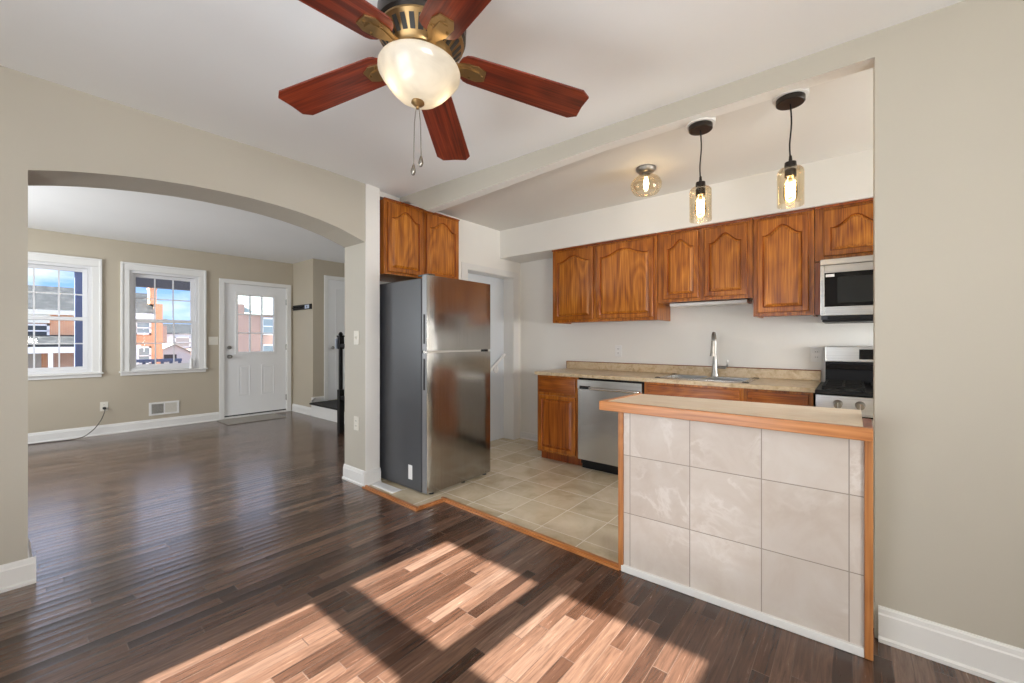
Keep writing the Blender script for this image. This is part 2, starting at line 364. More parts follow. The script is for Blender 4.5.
# ------------------------------------------------------------------ geometry helper
class MB:
    def __init__(s): s.bm = bmesh.new()

    def _mi(s, faces, mi):
        for f in faces: f.material_index = mi

    def box(s, x0, x1, y0, y1, z0, z1, bev=0.0, mi=0, seg=2):
        r = bmesh.ops.create_cube(s.bm, size=1)
        vs = r['verts']
        for v in vs:
            v.co = Vector(((x0 + x1) / 2 + v.co.x * (x1 - x0), (y0 + y1) / 2 + v.co.y * (y1 - y0), (z0 + z1) / 2 + v.co.z * (z1 - z0)))
        fs = set(f for v in vs for f in v.link_faces); s._mi(fs, mi)
        if bev > 0:
            es = set(e for v in vs for e in v.link_edges)
            rr = bmesh.ops.bevel(s.bm, geom=list(es), offset=bev, segments=seg, affect='EDGES', profile=0.5)
            s._mi(rr['faces'], mi)
        return s

    def prism(s, pts, axis, a0, a1, mi=0):
        f = {'x': lambda p, a: (a, p[0], p[1]), 'y': lambda p, a: (p[0], a, p[1]), 'z': lambda p, a: (p[0], p[1], a)}[axis]
        lo = [s.bm.verts.new(f(p, a0)) for p in pts]; hi = [s.bm.verts.new(f(p, a1)) for p in pts]
        n = len(pts); fs = [s.bm.faces.new(lo[::-1]), s.bm.faces.new(hi)]
        for i in range(n): fs.append(s.bm.faces.new((lo[i], lo[(i + 1) % n], hi[(i + 1) % n], hi[i])))
        s._mi(fs, mi)
        bmesh.ops.recalc_face_normals(s.bm, faces=fs)
        return s

    def cyl(s, a, b, r, r2=None, seg=20, mi=0, cap=True):
        a = Vector(a); b = Vector(b); d = b - a
        q = d.to_track_quat('Z', 'Y').to_matrix().to_4x4()
        rr = bmesh.ops.create_cone(s.bm, cap_ends=cap, segments=seg, radius1=r, radius2=r if r2 is None else r2, depth=d.length,
                                   matrix=Matrix.Translation((a + b) / 2) @ q)
        s._mi(set(f for v in rr['verts'] for f in v.link_faces), mi); return s

    def sph(s, c, r, sc=(1, 1, 1), mi=0, seg=16):
        rr = bmesh.ops.create_uvsphere(s.bm, u_segments=seg, v_segments=seg // 2, radius=r,
                                       matrix=Matrix.Translation(c) @ Matrix.Diagonal((*sc, 1)))
        s._mi(set(f for v in rr['verts'] for f in v.link_faces), mi); return s

    def tube(s, pts, r, seg=10, mi=0):
        pts = [Vector(p) for p in pts]; rings = []; up = None
        for i, p in enumerate(pts):
            d = (pts[min(i + 1, len(pts) - 1)] - pts[max(i - 1, 0)]).normalized()
            if up is None:
                up = d.orthogonal().normalized()
            else:
                up = (up - d * up.dot(d)).normalized()
            sd_ = d.cross(up); rad = r[i] if isinstance(r, (list, tuple)) else r
            rings.append([s.bm.verts.new(p + up * math.cos(2 * PI * k / seg) * rad + sd_ * math.sin(2 * PI * k / seg) * rad) for k in range(seg)])
        fs = []
        for i in range(len(rings) - 1):
            for k in range(seg):
                fs.append(s.bm.faces.new((rings[i][k], rings[i][(k + 1) % seg], rings[i + 1][(k + 1) % seg], rings[i + 1][k])))
        fs.append(s.bm.faces.new(rings[0][::-1])); fs.append(s.bm.faces.new(rings[-1]))
        s._mi(fs, mi); return s

    def lathe(s, prof, cx, cy, seg=40, mi=0):
        rings = []
        for (r, z) in prof:
            if r < 1e-5: rings.append([s.bm.verts.new((cx, cy, z))])
            else: rings.append([s.bm.verts.new((cx + r * math.cos(2 * PI * k / seg), cy + r * math.sin(2 * PI * k / seg), z)) for k in range(seg)])
        fs = []
        for a, b in zip(rings, rings[1:]):
            if len(a) == 1 and len(b) == 1: continue
            for k in range(seg):
                k2 = (k + 1) % seg
                if len(a) == 1: fs.append(s.bm.faces.new((a[0], b[k2], b[k])))
                elif len(b) == 1: fs.append(s.bm.faces.new((a[k], a[k2], b[0])))
                else: fs.append(s.bm.faces.new((a[k], a[k2], b[k2], b[k])))
        s._mi(fs, mi)
        bmesh.ops.recalc_face_normals(s.bm, faces=fs)
        return s

    def poly(s, pts, mi=0):
        f = s.bm.faces.new([s.bm.verts.new(p) for p in pts]); f.material_index = mi; return s

    def xform(s, mtx): bmesh.ops.transform(s.bm, matrix=mtx, verts=s.bm.verts); return s

    def build(s, name, mats, parent=None, smooth=None, recalc=False, origin=None, **props):
        if recalc: bmesh.ops.recalc_face_normals(s.bm, faces=s.bm.faces)
        if parent is not None:
            r = parent
            while r.parent: r = r.parent
            off = Vector(r.location)
        else:
            xs = [v.co for v in s.bm.verts]
            off = Vector(origin) if origin else Vector(((min(v.x for v in xs) + max(v.x for v in xs)) / 2, (min(v.y for v in xs) + max(v.y for v in xs)) / 2, min(v.z for v in xs)))
        bmesh.ops.translate(s.bm, vec=-off, verts=s.bm.verts)
        me = bpy.data.meshes.new(name); s.bm.to_mesh(me); s.bm.free()
        for m_ in (mats if isinstance(mats, (list, tuple)) else [mats]): me.materials.append(M[m_] if isinstance(m_, str) else m_)
        if smooth:
            me.shade_smooth(); me.set_sharp_from_angle(angle=R(smooth))
        o = bpy.data.objects.new(name, me); COL.objects.link(o)
        if parent is not None: o.parent = parent
        else: o.location = off
        for k, v in props.items(): o[k] = v
        return o


def thing(name, loc, label, cat, group=None, kind=None):
    o = bpy.data.objects.new(name, None); COL.objects.link(o); o.location = loc; o.empty_display_size = 0.1
    o['label'] = label; o['category'] = cat
    if group: o['group'] = group
    if kind: o['kind'] = kind
    return o


def B(*a, **k): return MB().box(*a, **k)


# ------------------------------------------------------------------ room shell
ST = dict(kind='structure')
ZL, ZK = 2.53, 2.49
CXS = (-3.30, -1.86, -0.26, 1.75); CYS = (-1.0, 1.6, 2.32)      # the old dining ceiling sags a little
CZ = ((2.562, 2.545, 2.530, 2.512), (2.538, 2.521, 2.506, 2.490), (2.507, 2.490, 2.483, 2.474))
def zd(x, y):
    i = max(k for k in range(3) if CXS[k] <= x); j = max(k for k in range(2) if CYS[k] <= y)
    tx = (x - CXS[i]) / (CXS[i + 1] - CXS[i]); ty = (y - CYS[j]) / (CYS[j + 1] - CYS[j])
    return (CZ[j][i] * (1 - tx) + CZ[j][i + 1] * tx) * (1 - ty) + (CZ[j + 1][i] * (1 - tx) + CZ[j + 1][i + 1] * tx) * ty

B(-7.62, 1.75, -1.8, 4.3, -0.10, 0.0).build('floor', 'floor', label='dark brown hardwood floor of short narrow planks', category='floor', **ST)
k = MB()
k.prism([(-3.13, 1.885), (-2.426, 1.875), (-2.426, 2.12), (-0.965, 2.09), (0.04, 2.09), (0.04, 2.33), (1.95, 2.33), (1.95, 4.1), (-3.6, 4.1), (-3.6, 2.05), (-3.13, 2.05)], 'z', 0.0005, 0.012)
k.build('floor_kitchen', 'tiles', label='beige ceramic tile floor of the kitchen', category='floor', **ST)
c = MB()
NX, NY = 24, 18; gx_ = [CXS[0] + (CXS[-1] - CXS[0]) * i / NX for i in range(NX)] + [1.7499]; gy_ = [CYS[0] + (CYS[-1] - CYS[0]) * i / NY for i in range(NY)] + [2.3199]
lo = [[c.bm.verts.new((x, y, zd(x, y))) for x in gx_] for y in gy_]; hi = [[c.bm.verts.new((x, y, 2.75)) for x in gx_] for y in gy_]
for j in range(NY):
    for i in range(NX):
        for g in (lo, hi): c.bm.faces.new((g[j][i], g[j][i + 1], g[j + 1][i + 1], g[j + 1][i]))
for i in range(NX):
    for j in (0, NY): c.bm.faces.new((lo[j][i], lo[j][i + 1], hi[j][i + 1], hi[j][i]))
for j in range(NY):
    for i in (0, NX): c.bm.faces.new((lo[j][i], lo[j + 1][i], hi[j + 1][i], hi[j][i]))
c.build('ceiling', 'ceiling', recalc=True, smooth=30, label='white dining room ceiling that carries the fan', category='ceiling', **ST)
B(-7.7, -3.3, -1.9, 4.3, ZL, ZL + .18).build('ceiling_living', 'ceiling', label='white living room ceiling beyond the arch', category='ceiling', **ST)
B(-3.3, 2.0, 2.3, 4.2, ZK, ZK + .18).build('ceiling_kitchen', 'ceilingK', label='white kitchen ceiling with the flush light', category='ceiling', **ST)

# wall with the arched opening
apts = [(0.066, 2.057), (0.173, 2.087), (0.263, 2.107), (0.374, 2.128), (0.526, 2.15), (0.701, 2.168), (0.86, 2.176), (1.035, 2.178),
        (1.2, 2.172), (1.368, 2.158), (1.53, 2.135), (1.676, 2.104), (1.778, 2.074), (1.895, 2.036)]
apts = [(y_ * (1 + (1.895 - y_) * .0091), 1.22 + (z_ - 1.22) * (1 + (1.895 - y_) * .0091)) for y_, z_ in apts]
aw = MB().prism([(-1.0, 0), (apts[0][0], 0)] + apts + [(1.895, 0), (2.026, 0), (2.026, 2.62), (-1.0, 2.62)], 'x', -3.47, -3.14)
for v in aw.bm.verts: v.co.x -= max(0, 1.895 - v.co.y) * .0285
aw.build('wall_arch', 'beige', label='beige wall with the wide arched opening to the living room', category='wall', **ST)
B(-3.3, -3.132, 1.898, 2.028, 0, 2.62).build('trim_1', 'white_wall', label='off-white painted strip at the end of the arch wall beside the refrigerator', category='wall', **ST)

# living room walls
lw_ = MB()
W2 = (1.035, 1.795); W1 = (-0.075, 0.685); WZ = (0.81, 2.155); D1 = (2.105, 3.03)
for (y0, y1, z0, z1) in [(-1.8, W1[0], 0, 2.62), (W1[1], W2[0], 0, 2.62), (W2[1], D1[0], 0, 2.62), (D1[1], 3.3, 0, 2.62),
                         (W1[0], W1[1], 0, WZ[0]), (W2[0], W2[1], 0, WZ[0]), (W1[0], W1[1], WZ[1], 2.62), (W2[0], W2[1], WZ[1], 2.62),
                         (D1[0], D1[1], 2.108, 2.62)]:
    lw_.box(-7.65, -7.45, y0, y1, z0, z1)
lw_.build('wall_front', 'tan', label='tan living room wall with two windows and the front door', category='wall', **ST)
B(-7.5, -6.714, 3.128, 4.3, 0, 2.62).build('wall_entry', 'tan', label='tan corner wall beside the front door with the closet door', category='wall', **ST)
B(-6.8, -3.3, 4.15, 4.3, 0, 2.62).build('wall_stair', 'white_wall', label='pale wall behind the stairs', category='wall', **ST)
B(-7.65, -6.4, -1.75, -1.6, 0, 2.62).box(-4.8, -3.3, -1.75, -1.6, 0, 2.62).box(-6.4, -4.8, -1.75, -1.6, 0, .85).box(-6.4, -4.8, -1.75, -1.6, 2.15, 2.62).build('wall_left', 'tan', label='tan side wall of the living room', category='wall', **ST)

# kitchen walls
XK = -3.18; YB = 4.035
kl = MB()
kl.box(-3.30, XK, 2.02, 2.93, 2.47, 2.62)
kl.box(-3.30, XK, 2.93, 3.12, 0, 2.62)
kl.box(-3.30, XK, 3.12, 3.892, 1.975, 2.62)
kl.box(-3.30, XK, 3.892, 4.2, 0, 2.62)
kl.box(-3.66, -3.56, 2.04, 4.2, 0, 2.62)          # back of the alcove and of the door recess
kl.box(-3.56, -3.30, 2.93, 3.10, 0, 2.62)
kl.box(-3.56, -3.30, 2.045, 2.93, 2.47, 2.62)
kl.build('wall_kitchen_left', 'white_wall', label='white kitchen wall with the refrigerator alcove', category='wall', **ST)
B(-3.4, 2.0, YB, YB + .15, 0, 2.62).build('wall_kitchen_back', 'white_wall', label='white back wall of the kitchen above the counter', category='wall', **ST)
B(XK - .01, 2.0, 3.65, YB, 2.172, ZK + .01).build('wall_soffit', 'white_wall', label='white soffit box above the wall cabinets', category='wall', **ST)
B(0.069, 1.75, 2.26, 2.40, 0, 2.62).build('wall_right', 'beige', label='beige wall to the right of the tiled peninsula', category='wall', **ST)
bmm = MB().prism([(0.071, 2.6), (-3.17, 2.6), (-3.17, 2.462), (-3.07, 2.462), (-2.80, 2.320), (-2.39, 2.334), (-1.17, 2.388), (-0.6, 2.385), (0.071, 2.381)], 'y', 2.2603, 2.345)
for f in bmm.bm.faces:
    if f.normal.z < -.5 or f.normal.y > .5: f.material_index = 1
bmm.build('wall_beam', ['beige', 'white_wall'], label='beige dropped beam between dining room and kitchen', category='wall', **ST)
for x_, y_ in ((-.638, 2.386), (-.232, 2.392)):
    MB().cyl((x_, y_, 2.3805), (x_, y_, 2.50), .074, .074, 32).build('trim_3' if x_ < -.5 else 'trim_4', 'white_wall', smooth=40, label='white plaster boss on the beam holding the %s pendant' % ('left' if x_ < -.5 else 'right'), category='boss', **ST)
B(1.6, 1.75, -1.0, 2.4, 0, 0.80).box(1.6, 1.75, -1.0, -0.56, 0.80, 2.62).box(1.6, 1.75, 0.26, 2.4, 0.80, 2.62).box(1.6, 1.75, -0.56, 0.26, 2.15, 2.62).build(
    'wall_east', 'beige', label='beige dining room wall behind the camera on the right', category='wall', **ST)
B(1.9, 2.05, 2.3, 4.2, 0, .5).box(1.9, 2.05, 2.3, 2.6, .5, 2.62).box(1.9, 2.05, 3.5, 4.2, .5, 2.62).box(1.9, 2.05, 2.6, 3.5, 2.0, 2.62).build(
    'wall_kitchen_right', 'white_wall', label='white right end wall of the kitchen', category='wall', **ST)

# back wall with the pair of sash windows the sun falls through
YW = -0.82
SA = ((-2.015, -1.335), (-1.195, -0.555)); SZ = (0.945, 2.15)
bw = MB(); yb0, yb1 = YW - .05, YW
t0, t1 = YW - .85 * 0.0, YW
zs = lambda y: (y - YW) * 0.845
z_lo, z_m0, z_m1, z_hi = zs(0.305), zs(0.945), zs(1.10), zs(1.735)
bw.box(-3.3, -2.015, yb0, yb1, 0, 2.62); bw.box(-0.54, 1.75, yb0, yb1, 0, 2.62)
bw.box(-2.015, -0.54, yb0, yb1, 0, z_lo); bw.box(-2.015, -0.54, yb0, yb1, z_hi, 2.62)
bw.build('wall_back', 'beige', label='beige wall behind the camera with a pair of windows', category='wall', **ST)
wf = MB()
wf.box(-1.335, -1.19, yb0, yb1 - .005, z_lo, z_hi)
wf.box(-2.015, -1.335, yb0, yb1 - .005, z_m0, z_m1); wf.box(-1.19, -0.54, yb0, yb1 - .005, z_m0, z_m1)
wf.build('window_3', 'vinyl', label='pair of sash windows behind the camera', category='window', **ST)

B(-2.0149, -.5401, yb0 + .004, yb0 + .008, z_lo, z_hi).build('window_3_glass', 'pane', kind='structure', label='panes of the paired windows behind the camera', category='window')
def far_window(name, ax, p, a0, a1, z0, z1, label):
    m = MB(); t = .05
    for (q0, q1, c_, d) in ((a0, a0 + t, z0, z1), (a1 - t, a1, z0, z1), (a0 + t, a1 - t, z0, z0 + t), (a0 + t, a1 - t, z1 - t, z1)):
        if ax == 'x': m.box(p - .02, p + .02, q0, q1, c_, d)
        else: m.box(q0, q1, p - .02, p + .02, c_, d)
    o = m.build(name, 'vinyl', kind='structure', label=label, category='window')
    g = MB()
    if ax == 'x': g.box(p - .003, p + .003, a0 + t, a1 - t, z0 + t, z1 - t)
    else: g.box(a0 + t, a1 - t, p - .003, p + .003, z0 + t, z1 - t)
    off = o.location.copy(); g.build('pane', 'pane', o)
far_window('added_window_4', 'x', 1.70, -.56, .26, .80, 2.15, 'added window around the fill light in the right dining room wall')  # unseen window added as the opening for the dining fill
far_window('added_window_5', 'x', 2.00, 2.60, 3.50, .50, 2.00, 'added glazed opening around the fill light in the kitchen end wall')  # unseen opening added for the kitchen fill lamp
far_window('added_window_6', 'y', -1.71, -6.40, -4.80, .85, 2.15, 'added window around the fill light in the living room side wall')  # unseen window added so the living room fill has an opening

# ------------------------------------------------------------------ baseboards
def baseboard(name, p0, p1, nrm, label, h=.128, th=.016, mat_='trim'):
    """profiled board along p0-p1, thickness towards nrm"""
    p0, p1, n = Vector((*p0, 0)), Vector((*p1, 0)), Vector((*nrm, 0))
    prof = [(0, .001), (th + .010, .001), (th + .010, .016), (th, .022), (th, h - .03), (th - .004, h - .024), (th - .006, h - .008), (th - .010, h), (0, h)]
    m = MB(); a = [m.bm.verts.new(p0 + n * d + Vector((0, 0, z))) for d, z in prof]; b = [m.bm.verts.new(p1 + n * d + Vector((0, 0, z))) for d, z in prof]
    q = len(prof)
    for i in range(q): m.bm.faces.new((a[i], a[(i + 1) % q], b[(i + 1) % q], b[i]))
    m.bm.faces.new(a[::-1]); m.bm.faces.new(b)
    return m.build(name, mat_, recalc=True, label=label, category='baseboard', **ST)

baseboard('baseboard_left', (-3.217, -0.8), (-3.192, 0.094), (1, 0), 'white baseboard on the left stub of the arch wall')
baseboard('baseboard_left_reveal', (-3.52, 0.068), (-3.192, 0.068), (0, 1), 'white baseboard turning the left corner of the arch')
baseboard('baseboard_pillar', (-3.47, 1.895), (-3.114, 1.895), (0, -1), 'white baseboard on the arch side of the right pillar')
baseboard('baseboard_strip', (-3.132, 1.869), (-3.132, 2.030), (1, 0), 'white baseboard under the off-white strip by the refrigerator')
baseboard('baseboard_front', (-7.45, -1.6), (-7.45, 2.045), (1, 0), 'long white baseboard under the living room windows')
baseboard('baseboard_entry', (-7.45, 3.128), (-6.74, 3.128), (0, -1), 'short white baseboard right of the front door')
baseboard('baseboard_right', (0.08, 2.26), (1.6, 2.26), (0, -1), 'white baseboard at the bottom right beside the peninsula', .138)
baseboard('baseboard_kitchen', (-3.17, YB), (-2.47, YB), (0, -1), 'low white baseboard left of the base cabinets', .09)
# orange wood threshold between hardwood and tile
thr = MB()
def strip(m, a, b, wd, z0, z1):
    a, b = Vector(a), Vector(b); d = (b - a).normalized(); n = Vector((d.y, -d.x)) * wd
    m.prism([a, b, b + n * .0 + n, a + n], 'z', z0, z1 * .55); m.prism([a, b, b + n * .6, a + n * .6], 'z', z0, z1)
strip(thr, (-3.13, 1.893), (-2.40, 1.880), .032, 0.0005, .020)
strip(thr, (-2.432, 1.858), (-2.405, 2.13), .028, 0.0005, .020)
strip(thr, (-2.43, 2.125), (-0.955, 2.086), .034, 0.0005, .020)
thr.build('trim_2', 'edge', recalc=True, label='orange wood threshold strip stepping along the edge of the tile floor', category='trim', **ST)

# ------------------------------------------------------------------ living room windows
def sash_window(name, yc, label):
    r = thing(name, (-7.45, yc, 0.75), label, 'window', kind='structure')
    y0, y1 = yc - .466, yc + .466; X = -7.45
    m = MB()                                                    # casing
    for (a, b, c_, d) in ((y0, y0 + .088, .8085, 2.152), (y1 - .088, y1, .8085, 2.152), (y0, y1, 2.1525, 2.24)): m.box(X + .001, X + .022, a, b, c_, d, .004)
    for (a, b, c_, d) in ((y0 - .0015, y0 + .022, .8085, 2.2275), (y1 - .022, y1 + .0015, .8085, 2.2275), (y0 - .0015, y1 + .0015, 2.228, 2.252)): m.box(X + .0005, X + .034, a, b, c_, d, .004)
    m.build('casing', 'trim', r)
    B(X + .001, X + .05, y0 - .016, y1 + .016, .788, .808, .005).box(X + .001, X + .020, y0, y1, .748, .789, .003).build('sill', 'trim', r)
    f0, f1 = yc - .38, yc + .38
    m = MB()
    for (a, b, c_, d) in ((f0, f0 + .035, .845, 2.12), (f1 - .035, f1, .845, 2.12), (f0, f1, 2.12, 2.155), (f0, f1, .81, .845)): m.box(X - .14, X - .002, a, b, c_, d)
    m.build('frame', 'vinyl', r)
    def sash(nm, xa, xb, za, zb):
        s_ = MB(); a, b = f0 + .035, f1 - .035; wd = .042
        s_.box(xa, xb, a, a + wd, za, zb, .004); s_.box(xa, xb, b - wd, b, za, zb, .004)
        s_.box(xa + .0006, xb - .0006, a + wd - .004, b - wd + .004, za, za + wd, .003); s_.box(xa + .0006, xb - .0006, a + wd - .004, b - wd + .004, zb - wd, zb, .003)
        o = s_.build(nm, 'vinyl', r)
        g = MB(); xm = (xa + xb) / 2
        for i in (1, 2):
            yy = a + wd + (b - a - 2 * wd) * i / 3; g.box(xm - .006, xm + .006, yy - .0075, yy + .0075, za + wd, zb - wd)
        zz = (za + zb) / 2; g.box(xm - .0052, xm + .0052, a + wd, b - wd, zz - .0075, zz + .0075)
        g.build('grille', 'vinyl', o)
        B(xm - .009, xm - .0065, a + wd, b - wd, za + wd, zb - wd).build('pane', 'pane', o)
    sash('upper_sash', X - .115, X - .075, 1.462, 2.12)
    sash('lower_sash', X - .070, X - .030, .845, 1.506)
    B(X - .05, X - .03, yc - .03, yc + .03, 1.506, 1.516, .003).build('latch', 'vinyl', r)
    return r
sash_window('window_1', 0.306, 'white sash window at the far left, partly hidden by the arch jamb')
sash_window('window_2', 1.415, 'white sash window between the left window and the front door')

# ------------------------------------------------------------------ front door
r = thing('door_1', (-7.45, 2.57, 0), 'white front door with nine small panes in its upper half', 'door', kind='structure')
X = -7.45
m = MB()
for (a, b, c_, d) in ((2.048, 2.115, .001, 2.0995), (3.022, 3.092, .001, 2.0995), (2.048, 3.092, 2.10, 2.16)): m.box(X + .001, X + .02, a, b, c_, d, .004)
for (a, b, c_, d) in ((2.106, 2.116, .031, 2.0975), (3.02, 3.029, .031, 2.0975), (2.106, 3.029, 2.098, 2.107)): m.box(X - .19, X + .0008, a, b, c_, d)
m.build('casing', 'trim', r)
slab = MB(); xs0, xs1 = X - .055, X - .012
GY, GZ = (2.285, 2.845), (1.015, 1.945)
for (a, b, c_, d) in ((2.118, GY[0], .05, 2.094), (GY[1], 3.018, .05, 2.094), (GY[0], GY[1], .05, GZ[0]), (GY[0], GY[1], GZ[1], 2.094)): slab.box(xs0, xs1, a, b, c_, d)
slab = slab.build('slab', 'door', r)
fr = MB()
for (a, b, c_, d) in ((GY[0] - .02, GY[0] + .02, GZ[0] - .02, GZ[1] + .02), (GY[1] - .02, GY[1] + .02, GZ[0] - .02, GZ[1] + .02), (GY[0] + .019, GY[1] - .019, GZ[0] - .0205, GZ[0] + .02), (GY[0] + .019, GY[1] - .019, GZ[1] - .02, GZ[1] + .0205)):
    fr.box(X - .06 + (.001 if b - a > .3 else 0), X - .004 - (.0007 if b - a > .3 else 0), a, b, c_, d, .005)
for i in (1, 2):
    yy = GY[0] + .02 + (GY[1] - GY[0] - .04) * i / 3; fr.box(X - .05, X - .012, yy - .009, yy + .009, GZ[0], GZ[1], .003)
    zz = GZ[0] + .02 + (GZ[1] - GZ[0] - .04) * i / 3; fr.box(X - .049, X - .0127, GY[0], GY[1], zz - .009, zz + .009, .003)
fr.build('glazing_bars', 'door', slab)
B(X - .034, X - .030, GY[0], GY[1], GZ[0], GZ[1]).build('pane', 'pane', slab)
for (a, b) in ((2.305, 2.475), (2.640, 2.830)):
    p = MB()
    for (q0, q1, c_, d) in ((a + .01, b - .01, .335, .345), (a + .01, b - .01, .81, .82), (a, a + .01, .335, .82), (b - .01, b, .335, .82)): p.box(X - .014, X - .006, q0, q1, c_, d, .003)
    p.box(X - .014, X - .008, a + .035, b - .035, .375, .785, .005)
    p.build('panel', 'door', slab)
MB().cyl((X - .012, 2.186, .962), (X + .002, 2.186, .962), .03).cyl((X, 2.186, .962), (X + .035, 2.186, .962), .012).sph((X + .045, 2.186, .962), .028, (.8, 1, 1)).build('knob', 'nickel', slab, 40)
MB().cyl((X - .012, 2.186, 1.104), (X + .006, 2.186, 1.104), .028).cyl((X, 2.186, 1.104), (X + .018, 2.186, 1.104), .014).build('deadbolt', 'nickel', slab, 40)
for z in (.25, 1.10, 1.86): B(X - .012, X + .006, 3.010, 3.030, z - .045, z + .045, .003).cyl((X + .004, 3.02, z - .05), (X + .004, 3.02, z + .05), .006, seg=8).build('hinge', 'nickel', slab)
B(X - .15, X + .02, 2.115, 3.022, 0.001, .030, .005).build('threshold', 'trim', r)
B(X - .06, X - .01, 2.118, 3.018, .031, .050).build('door_sweep', 'dark', slab)

# closet door on the entry landing
r = thing('door_2', (-6.714, 3.7, .2), 'white closet door standing one step up behind the black newel post', 'door', kind='structure')
X = -6.714
m = MB()
m.box(X + .001, X + .018, 3.305, 3.372, .216, 2.2215, .004).box(X + .001, X + .018, 3.305, 4.14, 2.222, 2.285, .004)
m.build('casing', 'trim', r)
sl = B(X + .001, X + .010, 3.374, 4.14, .225, 2.220).build('slab', 'door', r)
for (a, b, c_, d) in ((3.50, 3.78, 1.20, 2.08), (3.50, 3.78, .38, 1.05)):
    p = MB()
    for (q0, q1, z0, z1) in ((a + .012, b - .012, c_, c_ + .012), (a + .012, b - .012, d - .012, d), (a, a + .012, c_, d), (b - .012, b, c_, d)): p.box(X + .010, X + .016, q0, q1, z0, z1, .002)
    p.build('panel', 'door', sl)
MB().cyl((X + .008, 3.43, 1.09), (X + .04, 3.43, 1.09), .011, seg=12).sph((X + .055, 3.43, 1.09), .027).build('knob', 'nickel', sl, 40)

# recessed kitchen door beside the refrigerator
r = thing('door_3', (-3.40, 3.5, 0), 'pale door set back in the kitchen wall right of the refrigerator', 'door', kind='structure')
m = MB()
m.box(XK + .001, XK + .010, 3.8915, 3.985, 0.0125, 1.9745, .002).box(XK + .001, XK + .010, 3.03, 3.1205, 0.0125, 1.9745, .002).box(XK + .001, XK + .010, 3.03, 3.985, 1.975, 2.04, .002)
m.build('casing', 'trim', r)
m = MB(); m.box(-3.37, XK - .001, 3.8905, 3.912, .0125, 1.972).box(-3.37, XK - .001, 3.10, 3.1215, .0125, 1.972).box(-3.37, XK - .001, 3.10, 3.912, 1.9725, 1.99)
m.build('jamb', 'trim', r)
B(-3.362, -3.327, 3.122, 3.890, .016, 1.970).build('slab', 'coolDoor', r)
h = thing('handrail', (-3.32, 3.74, .82), 'short white slanted rail on a round bracket right of the refrigerator', 'handrail')
MB().tube([(-3.290, 3.52, .80), (-3.290, 3.865, 1.045)], .015).build('rail', 'whiteplastic', h, 40)
MB().cyl((-3.3268, 3.735, .865), (-3.312, 3.735, .865), .042).cyl((-3.312, 3.735, .865), (-3.290, 3.74, .952), .008, seg=8).build('bracket', 'whiteplastic', h, 40)

# ------------------------------------------------------------------ stairs and railing
r = thing('stairs', (-5.6, 3.6, 0), 'white stair risers with a black landing tread by the entry', 'stairs', kind='structure')
B(-6.712, -4.45, 3.10, 4.14, 0.001, .188).build('riser', 'trim', r)
B(-6.712, -4.45, 3.065, 4.14, .189, .215, .008).build('tread', 'blackpaint', r)
B(-5.35, -4.42, 3.30, 4.14, .216, .40).build('riser', 'trim', r)
B(-5.38, -4.42, 3.27, 4.14, .401, .425, .008).build('tread', 'blackpaint', r)
MB().prism([(-6.70, .216), (-6.70, .30), (-6.60, .30), (-6.74, .235)], 'y', 3.10, 3.127).build('end_trim', 'trim', r)
B(-6.7125, -6.700, 3.10, 3.302, .217, .30, .003).build('landing_baseboard', 'trim', r)
r = thing('stair_railing', (-5.22, 2.80, 0), 'black newel post with railing at the foot of the stairs', 'railing')
px_, py_ = -5.20, 2.785
m = MB(); m.box(px_ - .034, px_ + .034, py_ - .034, py_ + .034, .001, .57, .006).box(px_ - .021, px_ + .021, py_ - .021, py_ + .021, .57, 1.10, .006)
m.box(px_ - .032, px_ + .032, py_ - .032, py_ + .032, 1.10, 1.26, .006).box(px_ - .038, px_ + .038, py_ - .038, py_ + .038, 1.26, 1.28, .005)
m.build('newel_post', 'blackpaint', r)
MB().tube([(px_, py_, 1.275), (px_, py_, 1.295), (px_, py_, 1.325)], [.02, .032, .012], 14).build('finial', 'blackpaint', r, 60)
MB().box(px_ + .033, px_ + .9, py_ - .03, py_ + .03, 1.12, 1.17, .01).build('hand_rail', 'blackpaint', r)
MB().box(px_ + .035, px_ + .9, py_ - .025, py_ + .025, .44, .49, .006).build('bottom_rail', 'blackpaint', r)
for i in range(6):
    xx = px_ + .16 + i * .13; MB().tube([(xx, py_, .49), (xx, py_, .8), (xx, py_, 1.12)], .012, 8).build('baluster', 'blackpaint', r, 60)
B(px_ - .046, px_ - .033, py_ - .055, py_ - .005, 1.105, 1.235, .004).build('tag', 'bluewhite', r, label='pale blue tag on the post')

